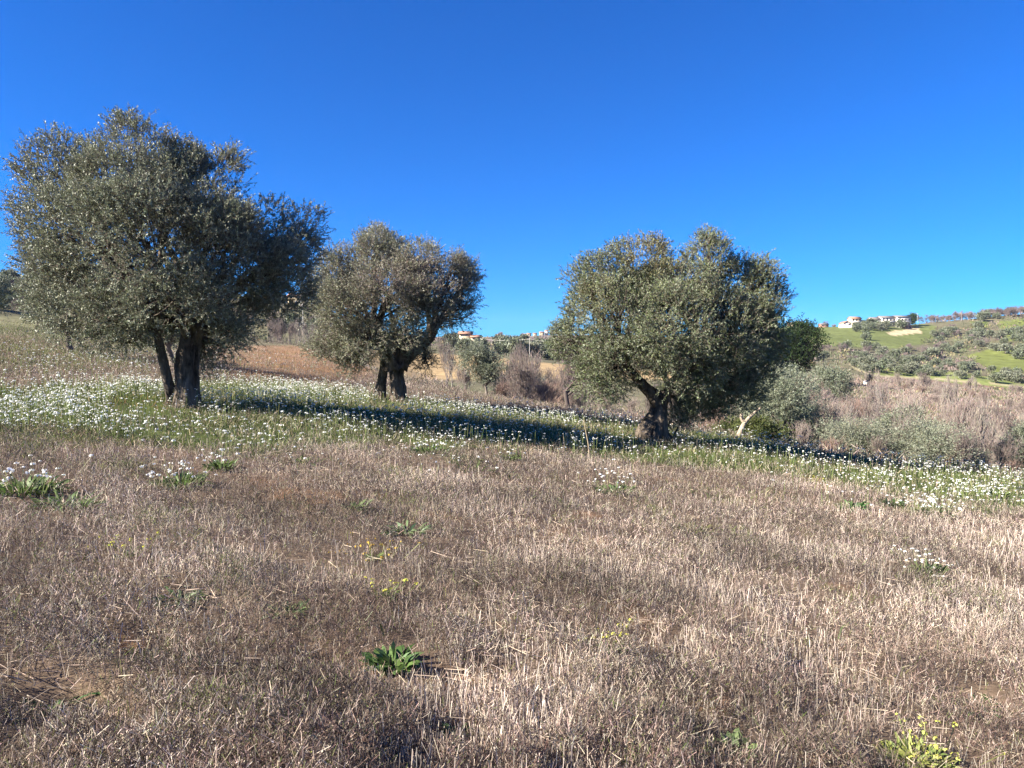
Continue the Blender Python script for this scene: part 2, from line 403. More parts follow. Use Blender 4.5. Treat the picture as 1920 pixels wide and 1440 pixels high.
def stubble():
    n = 450000
    x, y, r = fan(n, 2.0, 70, 2.05)
    # sown in rows
    th = rad(63); a = x*math.cos(th)+y*math.sin(th); q = -x*math.sin(th)+y*math.cos(th)
    q = np.round(q/.14)*.14+R.normal(0, .045, n); x = a*math.cos(th)-q*math.sin(th); y = a*math.sin(th)+q*math.cos(th)
    z, px, py = screen_of(x, np.maximum(y, .6))
    dens = np.clip((fbm(x*.8, y*.8, 101)-.39)*4, .16, 1)*np.clip(.6+.45*(px-600)/900, .35, 1)
    ok = field_ok(x, y, px) & (y > .6) & (R.random(n) < dens) & (R.random(n) < 1-.72*band(px, py, x, y)) & (R.random(n) > .9*clearing(x, y))
    x, y, r, z, px, py = [a_[ok] for a_ in (x, y, r, z, px, py)]; n = len(x); s = gscale(r, .6)
    P = np.stack([x, y, z-.01], 1); D = np.stack([R.normal(0, .2, n), R.normal(0, .2, n), np.ones(n)], 1)
    L = R.gamma(6, .0155, n).clip(.04, .22)*np.clip(.85+r*.02, 0, 1.3)
    Q = P+nrm(D)*L[:, None]
    V, Fq = straight(P, Q, R.uniform(.0020, .0036, n)*s)
    c = np.where(R.random((n, 1)) < .62, jit((.49, .42, .35), n, .22, .03), jit((.20, .155, .125), n, .2, .03))*np.clip((fbm(x*.9, y*.9, 97)-.5)*1.4+.95, .6, 1.3)[:, None]
    parts = [(V, Fq, c)]
    # fallen straw
    n = 30000
    x, y, r = fan(n, 2.0, 30, 2.0); z, px, py = screen_of(x, np.maximum(y, .6))
    ok = (R.random(n) < np.clip((fbm(x*1.4, y*1.4, 111)-.45)*5, .1, 1)) & (band(px, py, x, y) < .4) & field_ok(x, y, px)
    x, y, r, z = [a_[ok] for a_ in (x, y, r, z)]; n = len(x); s = gscale(r, .6)
    P = np.stack([x, y, z+R.uniform(.005, .09, n)], 1); D = rnd3(n); D[:, 2] *= .25
    Q = P+nrm(D)*R.uniform(.03, .16, n)[:, None]
    V, Fq = straight(P, Q, R.uniform(.0018, .0036, n)*s); parts.append((V, Fq, jit((.55, .45, .34), n, .2, .03)))
    V, Fq, c = join(parts)
    o = mesh_np('straw_stubble', V, Fq, c, M_DRY); tag(o, 'pale cut cereal stubble and fallen straw standing all over the field', 'stubble', kind='stuff')
def green_grass():
    parts = []
    n = 420000
    x, y, r = fan(n, 3, 92, 1.55)
    z, px, py = screen_of(x, y)
    b = band(px, py, x, y)
    stripe = np.exp(-((py-np.interp(px, [0, 440, 700, 850, 1180, 1500], [780, 785, 790, 790, 815, 850]))/22.)**2)*smooth(380, 480, px)*smooth(1330, 1180, px)
    left = blob(px, py, 30, 655, 420, 62)*.6
    tufts = np.clip((fbm(x*1.2, y*1.2, 121)-.60)*9, 0, 1)*.5*(b < .5)*np.clip((1000-py)/150, .04, 1)
    pr = np.clip(b*(.15+.6*np.clip((fbm(x*.9, y*1.4, 131)-.38)*5, 0, 1))+stripe*.8*(b > .2)+left*.45+tufts, 0, 1)
    pr *= 1-.85*np.clip(blob(px, py, 262, 768, 70, 20)*2, 0, 1)
    ok = (R.random(n) < pr) & field_ok(x, y, px)
    x, y, r, z, px, b, stripe = [a_[ok] for a_ in (x, y, r, z, px, b, stripe)]; n = len(x); s = gscale(r, .45)
    P = np.stack([x, y, z-.01], 1); D = np.stack([R.normal(0, .45, n), R.normal(0, .45, n), np.ones(n)], 1)
    L = R.uniform(.06, .19, n)*(1+.5*stripe)
    V, Fq = blades(P, D, L, R.uniform(.006, .013, n)*s, .7)
    u = R.random((n, 1)); c = np.where(u < .52, jit((.08, .105, .034), n, .3), np.where(u < .78, jit((.15, .155, .06), n, .25), jit((.32, .27, .17), n, .2)))
    parts.append((V, Fq, np.concatenate([c, c])))
    V, Fq, c = join(parts)
    o = mesh_np('green_grass', V, Fq, c, M_GREEN); tag(o, 'green grass and low weeds growing under the olive trees', 'grass', kind='stuff')
def flower_heads(P, rr, per=7, q=.024):
    """domes of small white petals at points P with dome radius rr"""
    n = len(P); k = n*per
    d = rnd3(k); d[:, 2] = np.abs(d[:, 2])*.7+.1; d = nrm(d)
    C = np.repeat(P, per, 0)+d*np.repeat(rr, per)[:, None]*np.array([1, 1, .55])
    t = nrm(np.cross(d, rnd3(k))); L = R.uniform(.8, 1.3, k)*q*np.repeat(rr, per)/.028
    V, Fq = leaves(C-t*L[:, None]*.5, t, L, L*.95, Nr=d)
    c = np.repeat(jit((.80, .80, .74), n, .07, .02), per, 0).clip(0, .86)
    return V, Fq, c
def meadow_flowers():
    n = 290000
    x, y, r = fan(n, 7, 75, 1.0)
    z, px, py = screen_of(x, y); b = band(px, py, x, y)
    pat = np.clip((fbm(x*.7, y*1.1, 141)-.44)*7, 0, 1)
    stripe = np.exp(-((py-np.interp(px, [440, 700, 850, 1180], [785, 800, 797, 820]))/16.)**2)*smooth(560, 760, px)*smooth(1330, 1180, px)
    dense = blob(px, py, 130, 770, 330, 70)+blob(px, py, 700, 745, 330, 30)+blob(px, py, 1000, 785, 300, 22)
    hi = blob(px, py, 220, 680, 330, 45)*.14+blob(px, py, 900, 870, 500, 50)*.02+blob(px, py, 1700, 925, 300, 50)*.3
    pr = b*(.12+.88*pat)*(1-.75*stripe)*(.45+1.1*np.clip(dense, 0, 1))+hi*np.clip(pat, .2, 1)
    pr *= (1-.9*np.clip(blob(px, py, 262, 768, 70, 20)*2, 0, 1))*np.interp(px, [1100, 1300, 1600, 1900], [1, .62, .5, .7])
    for cx, cy, q in ((340, 782, 62), (730, 765, 45), (1225, 842, 52)): pr *= 1-.9*smooth(0, .5, blob(px, py, cx, cy, q, 20))
    ok = (R.random(n) < pr) & field_ok(x, y, px)
    x, y, r, z, px = [a_[ok] for a_ in (x, y, r, z, px)]; n = len(x)
    H = R.uniform(.08, .38, n)*(.8+.5*fbm(x*.6, y*.6, 151))
    B = np.stack([x, y, z-.01], 1); lean = np.stack([R.normal(0, .12, n), R.normal(0, .12, n), np.ones(n)], 1)
    T = B+nrm(lean)*H[:, None]
    parts = [(*straight(B, T, .004*gscale(r, .6)), jit((.16, .19, .07), n, .2))]
    P, Fq, c = flower_heads(T, R.gamma(5, .0031, n).clip(.006, .03)*gscale(r, .35, 14.), 6); parts.append((P, Fq, c))
    V, Fq, c = join(parts)
    o = mesh_np('wild_flowers', V, Fq, c, M_PETAL); tag(o, 'dense strip of small white wild flowers growing below the olive trees', 'flowers', kind='stuff')
dry_weeds(); stubble(); green_grass(); meadow_flowers()

# ------------------------------------------------------------------ single plants in the field
def broad_leaves(n, rad_, L, W, up, c):
    """bent four-segment leaves radiating from a rosette"""
    a = R.uniform(0, 2*math.pi, n); e = R.uniform(up*.4, up, n)
    D = np.stack([np.cos(a)*np.cos(e), np.sin(a)*np.cos(e), np.sin(e)], 1)
    P0 = np.stack([np.cos(a), np.sin(a), np.zeros(n)], 1)*R.uniform(0, rad_, n)[:, None]
    Ls = R.uniform(.6, 1.1, n)*L; Ws = R.uniform(.7, 1.1, n)*W; s = nrm(np.cross(D, np.array([0, 0, 1.])+rnd3(n)*.5))
    prof = [.12, .7, 1., .8, .08]; V = []
    p = P0; dirs = D.copy()
    for i, w in enumerate(prof):
        rag = 1+R.normal(0, .32, n).clip(-.6, .8)
        V += [p-s*(Ws*w*rag*.5)[:, None], p+s*(Ws*w*rag*.5)[:, None]]
        p = p+dirs*(Ls/4)[:, None]; dirs = nrm(dirs+np.array([0, 0, -.34]))
    V = np.stack(V, 1).reshape(-1, 3); k = np.arange(n)[:, None]*10
    Fq = np.concatenate([k+np.array([[2*i, 2*i+1, 2*i+3, 2*i+2]]) for i in range(4)], 0)
    return V, Fq, np.tile(jit(c, n, .2), (4, 1))
def leafy_weed(px, py, label, L=.16, W=.035, n=46, c=(.085, .17, .03), spread=.07, up=1.25, grp=None, cat='weed'):
    x, y, z = spot(px, py); t = empty('leafy_weed', (x, y, z)); tag(t, label, cat, grp)
    V, Fq, cc = broad_leaves(n, spread, L, W, up, c)
    mesh_np('foliage', V, Fq, cc, M_GREEN, t)
    return t
leafy_weed(735, 1252, 'broad-leaved bright green weed in the middle of the stubble foreground', .115, .036, 95, (.085, .15, .04), .10, 1.35)
leafy_weed(1375, 1412, 'pale green broad-leaved weed at the bottom edge right of centre', .10, .036, 60, (.14, .19, .08), .07)
leafy_weed(1825, 1325, 'low dark green weed near the right edge in a dark hollow', .11, .02, 60, (.055, .10, .03), .12, .9)
leafy_weed(90, 1322, 'dark green weed sunk in a shaded hollow near the left edge', .13, .02, 50, (.05, .09, .03), .14, .8)
leafy_weed(340, 1125, 'small olive green weed left of centre among brown stalks', .11, .02, 60, (.10, .14, .05), .10, 1.0)
leafy_weed(762, 1000, 'grey green low weed above the bright green one in midfield', .13, .022, 90, (.12, .16, .07), .16, 1.0)
leafy_weed(540, 1150, 'thin pale green weed between the left weed and the centre', .10, .018, 40, (.14, .18, .08), .10, 1.1)
leafy_weed(1597, 955, 'round dark green leafy clump beside the bare orange soil', .20, .04, 120, (.06, .125, .035), .16, 1.1)
leafy_weed(1672, 948, 'second dark green clump just right of the round clump by the orange soil', .18, .035, 90, (.075, .115, .04), .14, 1.1)
leafy_weed(1300, 1000, 'olive brown bushy weed right of centre in midfield', .17, .03, 110, (.13, .125, .05), .22, 1.1)
leafy_weed(670, 955, 'pale green upright weed left of the grey green midfield weed', .14, .022, 50, (.14, .19, .07), .10, 1.2)
leafy_weed(850, 1385, 'dim grey green weed near the bottom edge left of centre', .09, .02, 40, (.09, .12, .05), .07, .9)
leafy_weed(1715, 1435, 'large yellow green weed at the bottom edge near the right corner', .085, .016, 380, (.22, .24, .07), .15, 1.3)
leafy_weed(120, 955, 'green grassy weed below the white flower clump at the left edge', .2, .016, 120, (.09, .14, .04), .25, 1.3)
def yellow_plant(px, py, label, n=14, sp=.12, c=(.62, .62, .09)):
    x, y, z = spot(px, py); t = empty('yellow_flowering_weed', (x, y, z)); tag(t, label, 'weed', 'yellow flowering weeds')
    V, Fq, cc = broad_leaves(24, .05, .10, .015, 1.2, (.16, .22, .06)); fo = (V, Fq, cc)
    B = np.stack([R.normal(0, sp*.4, n), R.normal(0, sp*.4, n), np.zeros(n)], 1); T = B*1.6+np.stack([np.zeros(n), np.zeros(n), R.uniform(.07, .14, n)], 1)
    V, Fq, cc = join([fo, (*straight(B, T, .004), jit((.25, .28, .1), n))]); mesh_np('foliage', V, Fq, cc, M_GREEN, t)
    V, Fq, _ = flower_heads(T, R.uniform(.010, .018, n), 5); mesh_np('blossom', V, Fq, jit(c, len(Fq), .12), M_PETAL, t)
for a in [(1150, 1222, 'bright yellow green flowering weed right of centre in the foreground', 20, .14), (725, 1120, 'pale yellow flowering weed above the bright green weed', 14, .12),
          (235, 1045, 'yellow flowering weed on the left of midfield', 16, .16), (705, 1050, 'ochre yellow flowering weed left of the grey green midfield weed', 26, .22, (.55, .38, .07)),
          (1745, 1425, 'yellow flower heads rising out of the weed in the bottom right corner', 26, .16, (.55, .55, .12)),
          (1520, 905, 'pale yellow flowering weed by the orange soil below the right olive', 10, .2)]: yellow_plant(*a)
def flower_clump(px, py, label, w, h=.3, n=40, leafn=120, c=(.085, .13, .035), hr=.02):
    x, y, z = spot(px, py); t = empty('flowering_plant', (x, y, z)); tag(t, label, 'flowering plant', 'white flowering clumps standing apart in the field')
    V, Fq, cc = broad_leaves(leafn, w*.75, .16*h/.3, .022*max(1, y/8), 1.3, c); fo = (V, Fq, cc)
    B = np.stack([R.normal(0, w*.45, n), R.normal(0, w*.45, n), np.zeros(n)], 1); T = B*1.4+np.stack([R.normal(0, .03, n), R.normal(0, .03, n), R.uniform(.35, .85, n)*h], 1)
    V, Fq, cc = join([fo, (*straight(B, T, .004*max(1, y/8)), jit((.2, .22, .1), n))]); mesh_np('foliage', V, Fq, cc, M_GREEN, t)
    V, Fq, cc = flower_heads(T, R.uniform(.7, 1.25, n)*hr, 7); mesh_np('blossom', V, Fq, cc, M_PETAL, t)
for a in [(45, 925, 'large white flowering clump cut by the left edge below the flower strip', .42, .34, 34, 260),
          (338, 912, 'white flowering clump with bright green leaves left of centre', .30, .30, 34, 240),
          (415, 880, 'small green clump with few white flowers right of the left clump', .22, .26, 14, 150),
          (805, 850, 'white flowering clump on the lower rim of the shadow of the left olive', .42, .30, 60, 200),
          (958, 862, 'low green clump with two white flowers near the centre', .22, .15, 5, 150),
          (1150, 925, 'sparse white flowering clump below the tall dry stalks', .34, .36, 26, 90, (.10, .14, .05)),
          (1740, 1075, 'lone white flowering clump low on the right side', .20, .24, 30, 150, (.075, .105, .04), .016),
          (1757, 1092, 'two white flowers just below the lone right clump', .05, .10, 4, 12, (.09, .11, .05), .016),
          (1745, 965, 'dense white flowering clump below the strip near the right edge', .40, .34, 80, 200),
          (1855, 930, 'white flowering clump close to the right edge', .42, .34, 60, 160),
          (870, 885, 'scattered white flowers on thin stems in brown weeds near the centre', .60, .34, 16, 20),
          (560, 870, 'faint white flowering clump below the shadow left of centre', .4, .25, 12, 90)]: flower_clump(*a)
# tall dry stalks beside the right olive
for i, (px, py, hpx, ln) in enumerate([(1105, 862, 76, -.12), (1078, 838, 42, .03), (1137, 842, 36, -.05), (1063, 835, 26, .08), (1318, 838, 32, .04), (1058, 850, 36, -.03), (1167, 838, 30, .05)]):
    x, y, z = spot(px, py); h = hpx*y/F
    nm = ['tallest pale dry stalk leaning left in front of the long shadow', 'dry stalk standing left of the tallest one', 'dry stalk just right of the tallest one', 'short dry stalk farthest left of the group of dry stalks', 'dry stalk standing right of the right olive trunk', 'slim dry stalk beside the leftmost short one', 'short dry stalk nearest the right olive trunk on its left'][i]
    K = 6; t_ = np.linspace(0, 1, K); P = np.stack([ln*h*t_+.02*h*np.sin(t_*5), 0*t_, h*t_], 1)[None]
    V, Fq = tubes(P, np.linspace(.013, .006, K)[None], 5); o = mesh_np('dry_stalk', V, Fq, np.tile([[.46, .37, .24]], (len(Fq), 1)), M_DRY)
    o.location = (x, y, z); tag(o, nm, 'dry stalk', 'tall dry stalks by the right olive')

# ------------------------------------------------------------------ trees
def gnarled(path, radii, sides=26, flute=.16, seed=1, K=34):
    """fluted trunk following world points"""
    path = np.asarray(path, float); radii = np.asarray(radii, float)
    s = np.linspace(0, 1, len(path)); t = np.linspace(0, 1, K)
    P = np.stack([np.interp(t, s, path[:, i]) for i in range(3)], 1)
    k = np.array([1, 2, 1])/4.
    for _ in range(3): P[1:-1] = k[0]*P[:-2]+k[1]*P[1:-1]+k[2]*P[2:]
    r = np.interp(t, s, radii)
    T = nrm(np.gradient(P, axis=0)); U = nrm(np.cross(T, np.array([[.2, 1, .1]]))); W = np.cross(T, U)
    th = np.linspace(0, 2*math.pi, sides, endpoint=False)
    TT, HH = np.meshgrid(th, t); q = np.stack([np.cos(TT).ravel()*1.3+seed*7, np.sin(TT).ravel()*1.3, HH.ravel()*1.6], 1)
    q2 = np.stack([np.cos(TT).ravel()*4+seed*3, np.sin(TT).ravel()*4, HH.ravel()*3.2], 1)
    q3 = np.stack([np.cos(TT).ravel()*7+seed, np.sin(TT).ravel()*7, HH.ravel()*16], 1)
    m = 1+flute*2.2*(vn3(q, seed)-.5).reshape(TT.shape)+flute*1.9*(vn3(q2, seed+5)-.5).reshape(TT.shape)+flute*.8*(vn3(q3, seed+9)-.5).reshape(TT.shape)
    base = np.clip(1-HH/.2, 0, 1)**1.6; m = m*(1+base*(.38+.42*np.cos(TT*5+seed)))
    V = P[:, None]+(r[:, None]*m)[..., None]*(np.cos(th)[None, :, None]*U[:, None]+np.sin(th)[None, :, None]*W[:, None])
    i = np.arange(K-1)[:, None]; j = np.arange(sides)[None]; j2 = (j+1) % sides
    Fq = np.stack([i*sides+j, i*sides+j2, (i+1)*sides+j2, (i+1)*sides+j], -1).reshape(-1, 4)
    return V.reshape(-1, 3), Fq
def shoots(C, O, n_leaf, L, W, slen, col, back=None, upk=.55, tw=.004):
    """leafy shoots starting at points C growing outward O"""
    n = len(C)
    D = nrm(O*.75+np.array([0, 0, upk])+rnd3(n)*.55); B = rnd3(n)*.5; B[:, 2] -= .25
    sl = R.uniform(.6, 1.3, n)*slen; P1 = C+D*sl[:, None]*.5; P2 = C+nrm(D+B*.6)*sl[:, None]
    t = R.random((n, n_leaf))**.8; t3 = t[..., None]
    P = C[:, None]*(1-t3)**2+2*P1[:, None]*t3*(1-t3)+P2[:, None]*t3**2
    ax = nrm(P2-C)[:, None]; LD = nrm(ax*.8+R.normal(size=(n, n_leaf, 3))*.62)
    P = P.reshape(-1, 3); LD = LD.reshape(-1, 3); k = len(P)
    V, Fq = leaves(P, LD, R.uniform(.7, 1.25, k)*L, R.uniform(.75, 1.25, k)*W)
    cc = np.repeat(col, n_leaf, 0)*R.normal(1, .16, (k, 1)).clip(.5, 1.6)
    tv = tubes(np.stack([C, P1, P2], 1), np.tile([[tw*1.4, tw, tw*.5]], (n, 1)), 3)
    return (V, Fq, cc), tv
def olive(name, base, lobes, D, trunkf, n_shoot, label, cat='olive tree', L=.062, W=.017, nl=15, slen=.34, tint=(.185, .20, .118), seed=3,
          tops=None, sub=14, gap=.40, limb_r=.07, barkc=(.13, .105, .085), tintf=None, gapf=None, group=None, dscale=.95, twc=None):
    base = np.asarray(base, float)
    t = empty(name, base); tag(t, label, cat, group)
    mpx = D/F
    C = []; RR = []; LR = []
    for lb in lobes:
        px, py, rx, ry = lb[:4]; dy = lb[4] if len(lb) > 4 else 0.
        ry_ = (lb[5] if len(lb) > 5 else (rx+ry)/2*dscale)*mpx
        c = at(px, py, D+dy); k = (D+dy)/D
        C.append(c); RR.append([rx*mpx*k, ry_, ry*mpx*k])
    C = np.array(C); RR = np.array(RR)
    # trunk and limbs
    tv, tops_ = trunkf(base)
    V, Fq, _ = join(tv); mesh_np('trunk', V-base, Fq, None, M_BARK, t, smooth=True)
    tops_ = np.asarray(tops_)
    dist = np.linalg.norm(C[:, None]-tops_[None], axis=2); src = tops_[np.argmin(dist+R.normal(0, .2, dist.shape), 1)]
    dd = np.linalg.norm(C-src, axis=1)
    ctrl = src+(C-src)*.45+np.stack([R.normal(0, .1, len(C)), R.normal(0, .1, len(C)), .16*dd], 1)
    cen0 = C.mean(0)
    K = 12; Pm = bez(src, ctrl, C, K); Pm[:, 1:-1] += R.normal(0, .025, Pm[:, 1:-1].shape)*dd[:, None, None]**.5
    Rm = np.linspace(1, .28, K)[None]*(limb_r*(.6+.22*dd))[:, None]
    V1 = tubes(Pm, Rm, 8)
    # secondary branches
    nl_ = len(C)*sub; li = np.repeat(np.arange(len(C)), sub); kk = R.integers(4, K, nl_)
    S0 = Pm[li, kk]; d = rnd3(nl_); E = C[li]+d*RR[li]*R.uniform(.5, .95, nl_)[:, None]; E[:, 2] += .05
    mid = (S0+E)/2+rnd3(nl_)*.18; mid[:, 2] -= .05
    P2 = bez(S0, mid, E, 6); R2 = np.linspace(1, .3, 6)[None]*R.uniform(.010, .024, (nl_, 1))*(limb_r/.07)
    V2 = tubes(P2, R2, 4)
    V, Fq, _ = join([V1, V2]); mesh_np('branches', V-base, Fq, None, M_BARK, t, smooth=True)
    # crown
    area = RR[:, 0]*RR[:, 2]+RR[:, 0]*RR[:, 1]; li = R.choice(len(C), int(n_shoot*1.9), p=area/area.sum()); n = len(li)
    d = rnd3(n); q = R.random(n); rr = np.where(q < .72, R.uniform(.72, 1.0, n), R.uniform(.3, .75, n))
    bump = .80+.42*vn3(C[li]*.0+d*2.2+li[:, None]*3.7+seed, seed)
    P = C[li]+d*RR[li]*(rr*bump)[:, None]*.92
    # most shoots gather in tufts on the surface of each lobe
    nt_ = 13; tc_d = rnd3(len(C)*nt_); tl = np.repeat(np.arange(len(C)), nt_); tc = C[tl]+tc_d*RR[tl]*R.uniform(.55, .78, len(tl))[:, None]
    tr = (RR[tl].mean(1)*.27+.10)*R.uniform(.7, 1.25, len(tl)); pick = li*nt_+R.integers(0, nt_, n); d2 = nrm(rnd3(n)+tc_d[pick]*.45+np.array([0, 0, .25]))
    Pt = tc[pick]+d2*(tr[pick]*R.uniform(.55, 1.0, n))[:, None]; mt = R.random(n) < .74
    P = np.where(mt[:, None], Pt, P); d = np.where(mt[:, None], nrm(d2+d*.4), d)
    nz = .65*vn3(P*1.5+seed, seed+1)+.35*vn3(P*3.6+seed, seed+2)
    g = gap+(0 if gapf is None else gapf(P))
    cen = C.mean(0); core = np.linalg.norm((P-cen)/np.maximum((C+RR).max(0)-cen, .5), axis=1) < .35
    ok = (nz > g) & ~(core & (R.random(n) < .6)); P = P[ok]; d = d[ok]; li = li[ok]
    P = P[:n_shoot]; d = d[:n_shoot]; n = len(P)
    col = jit(tint, n, .12, .04)
    if tintf is not None: col = tintf(P, col)
    O = nrm(d+nrm(P-cen)*.4)
    lf, tw = shoots(P, O, nl, L, W, slen, col)
    twcol = np.tile([barkc if twc is None else twc], (len(tw[1]), 1))
    mesh_np('crown', lf[0]-base, lf[1], lf[2], M_LEAF, t)
    mesh_np('twigs', tw[0]-base, tw[1], twcol, M_TWIG, t)
    return t
def gz(px, D):
    x = (px-960)/F*D; return np.array([x, D, float(ground(x, D)[0])])

# left olive: slim stem and fat fluted trunk
def trunk1(b):
    D = b[1]
    A = gnarled([at(322, 772, D), at(322, 745, D), at(312, 700, D), at(300, 650, D-.1), at(292, 610, D-.2)], [.15, .11, .095, .09, .07], 22, .10, 2)
    B = gnarled([at(348, 778, D), at(347, 752, D), at(345, 710, D), at(349, 665, D), at(356, 620, D+.1)], [.31, .215, .165, .17, .13], 30, .24, 5)
    Cc = gnarled([at(362, 775, D+.15), at(361, 750, D+.15), at(359, 700, D+.1), at(362, 655, D+.1), at(378, 610, D)], [.27, .16, .125, .12, .09], 24, .2, 8)
    return [A, B, Cc], [at(296, 625, D-.15), at(352, 635, D), at(370, 630, D+.05)]
D1 = 15.6; b1 = gz(340, D1)
def tint1(P, c):
    w = np.clip((vn3(P*.8, 4)-.5)*2, 0, 1)[:, None]; return c*(1-.35*w)+np.array([.15, .135, .075])*.35*w
olive('olive_tree', b1, [(255, 318, 92, 98, 0), (330, 330, 60, 70, .5), (235, 360, 95, 90, -1.3), (98, 325, 60, 62, .2), (120, 290, 26, 34, 0), (86, 400, 58, 85, .4), (150, 430, 95, 105, -.6), (170, 470, 90, 90, 1.2), (265, 450, 115, 110, -1.9), (290, 440, 120, 110, 1.7),
    (405, 365, 72, 78, .3), (350, 400, 90, 90, .2), (440, 500, 100, 80, .2), (400, 450, 90, 90, -1.0), (480, 430, 75, 75, .6), (560, 455, 45, 66, .8), (480, 500, 90, 75, -.3), (520, 540, 70, 55, .9), (130, 550, 85, 70, 0), (110, 500, 60, 60, .9), (200, 600, 90, 55, -.8), (230, 560, 90, 60, 1.2), (330, 560, 110, 55, -1.3), (340, 560, 110, 55, 1.3),
    (440, 590, 70, 52, .4), (160, 625, 70, 30, .3), (235, 640, 50, 24, -.4), (400, 645, 60, 26, 1.0), (440, 625, 40, 30, -.4), (375, 675, 50, 22, 1.6)],
    D1, trunk1, 21500, 'large wide-crowned olive tree with slim and thick stems at the left', seed=3, tintf=tint1, gap=.34, limb_r=.06, L=.054, W=.0155, nl=18, slen=.27)
# middle olive
def trunk2(b):
    D = b[1]
    A = gnarled([at(710, 757, D+.2), at(713, 735, D+.2), at(717, 705, D+.15), at(721, 680, D), at(716, 655, D)], [.30, .19, .145, .135, .11], 24, .2, 11)
    B = gnarled([at(749, 760, D), at(747, 735, D), at(743, 705, D), at(745, 680, D), at(752, 655, D)], [.32, .235, .195, .21, .16], 28, .22, 14)
    Cc = gnarled([at(752, 688, D), at(768, 668, D), at(790, 652, D), at(812, 632, D)], [.17, .15, .12, .09], 18, .14, 17, 18)
    E = gnarled([at(738, 690, D-.2), at(728, 660, D-.4), at(700, 630, D-.7)], [.2, .14, .09], 18, .14, 19, 14)
    return [A, B, Cc, E], [at(722, 662, D), at(752, 660, D), at(808, 636, D), at(745, 650, D), at(702, 634, D-.7)]
D2 = 24.8; b2 = gz(735, D2)
def tint2(P, c):
    px, py = project(P[:, 0], P[:, 1], P[:, 2])
    w = (np.clip(blob(px, py, 790, 530, 110, 60)+blob(px, py, 690, 540, 60, 50)*.6+.04, 0, 1)*(R.random(len(P)) < .65))[:, None]
    return c*(1-w)+jit((.165, .125, .10), len(P), .15)*w
olive('olive_tree', b2, [(618, 530, 52, 55, 0), (640, 505, 40, 45, .5), (700, 485, 55, 50, 0), (712, 462, 34, 30, .4), (770, 492, 52, 36, 0), (790, 500, 50, 42, -1.), (838, 520, 42, 42, .3), (868, 545, 26, 50, .2), (855, 500, 14, 24, 0), (880, 520, 14, 28, .5), (650, 580, 70, 55, -1.2), (610, 585, 45, 48, .3), (730, 545, 80, 55, -1.7), (720, 540, 80, 55, 1.6), (810, 565, 60, 45, -1.3), (850, 590, 36, 36, .9),
    (635, 640, 55, 30, -.4), (610, 655, 42, 16, 0), (690, 640, 45, 35, -1.5), (770, 640, 40, 30, 1.0), (795, 680, 20, 20, 0), (665, 675, 35, 18, 0), (755, 630, 45, 35, -1.4)],
    D2, trunk2, 12000, 'middle olive tree with split trunk and brownish fan of twigs', L=.068, W=.019, nl=14, slen=.34, seed=11, tintf=tint2, gap=.37, limb_r=.085, sub=26,
    tint=(.17, .175, .095), twc=(.20, .16, .14))
# right olive
def trunk3(b):
    D = b[1]
    A = gnarled([at(1232, 836, D), at(1229, 815, D), at(1229, 790, D), at(1237, 760, D), at(1238, 735, D)], [.42, .33, .29, .21, .21], 32, .2, 21)
    B = gnarled([at(1213, 832, D-.12), at(1211, 812, D-.12), at(1217, 792, D-.1), at(1230, 775, D)], [.30, .27, .22, .12], 22, .3, 24, 16)
    Cc = gnarled([at(1235, 748, D), at(1212, 728, D-.1), at(1190, 705, D-.3), at(1170, 678, D-.4)], [.19, .14, .11, .08], 16, .12, 27, 18)
    E = gnarled([at(1240, 745, D), at(1256, 722, D), at(1290, 690, D-.2), at(1330, 670, D-.3)], [.2, .15, .12, .08], 16, .12, 31, 18)
    return [A, B, Cc, E], [at(1172, 682, D-.4), at(1238, 738, D), at(1322, 674, D-.3), at(1250, 715, D)]
D3 = 20.3; b3 = gz(1228, D3)
def tint3(P, c):
    px, py = project(P[:, 0], P[:, 1], P[:, 2])
    w = (np.clip(blob(px, py, 1225, 480, 75, 50)*1.6+blob(px, py, 1120, 560, 40, 60)*.5, 0, 1)*(R.random(len(P)) < .6))[:, None]
    return c*(1-w)+jit((.21, .175, .045), len(P), .15)*w
olive('olive_tree', b3, [(1195, 508, 72, 62, 0), (1135, 530, 55, 55, .2), (1230, 500, 55, 45, .8), (1325, 492, 48, 50, 0), (1330, 455, 22, 20, 0), (1285, 530, 60, 55, -1.), (1385, 545, 60, 55, .4), (1430, 565, 42, 60, 0), (1092, 535, 32, 45, 0), (1430, 525, 38, 35, 0), (1260, 560, 80, 70, 0), (1380, 650, 80, 80, 0), (1440, 620, 34, 45, .2), (1110, 590, 52, 65, -.4), (1080, 650, 42, 45, 0), (1055, 640, 22, 30, .2), (1160, 600, 75, 75, -1.6), (1190, 590, 80, 70, 1.6), (1260, 610, 85, 80, -2.0), (1280, 610, 80, 80, 1.8), (1370, 620, 80, 70, -1.2), (1380, 620, 75, 65, 1.3),
    (1150, 690, 65, 55, -.8), (1120, 720, 45, 40, 0), (1190, 680, 60, 50, 1.3), (1290, 690, 75, 55, -1.6), (1360, 700, 75, 50, -.5), (1350, 690, 80, 60, 1.2), (1420, 695, 42, 45, 0), (1330, 750, 65, 28, .3), (1390, 745, 50, 24, -.2), (1300, 775, 38, 24, .5)],
    D3, trunk3, 20500, 'dense round olive tree with gnarled bulging trunk at the right', L=.062, W=.018, nl=16, slen=.28, seed=23, tintf=tint3, gap=.33, limb_r=.07, tint=(.125, .152, .058))
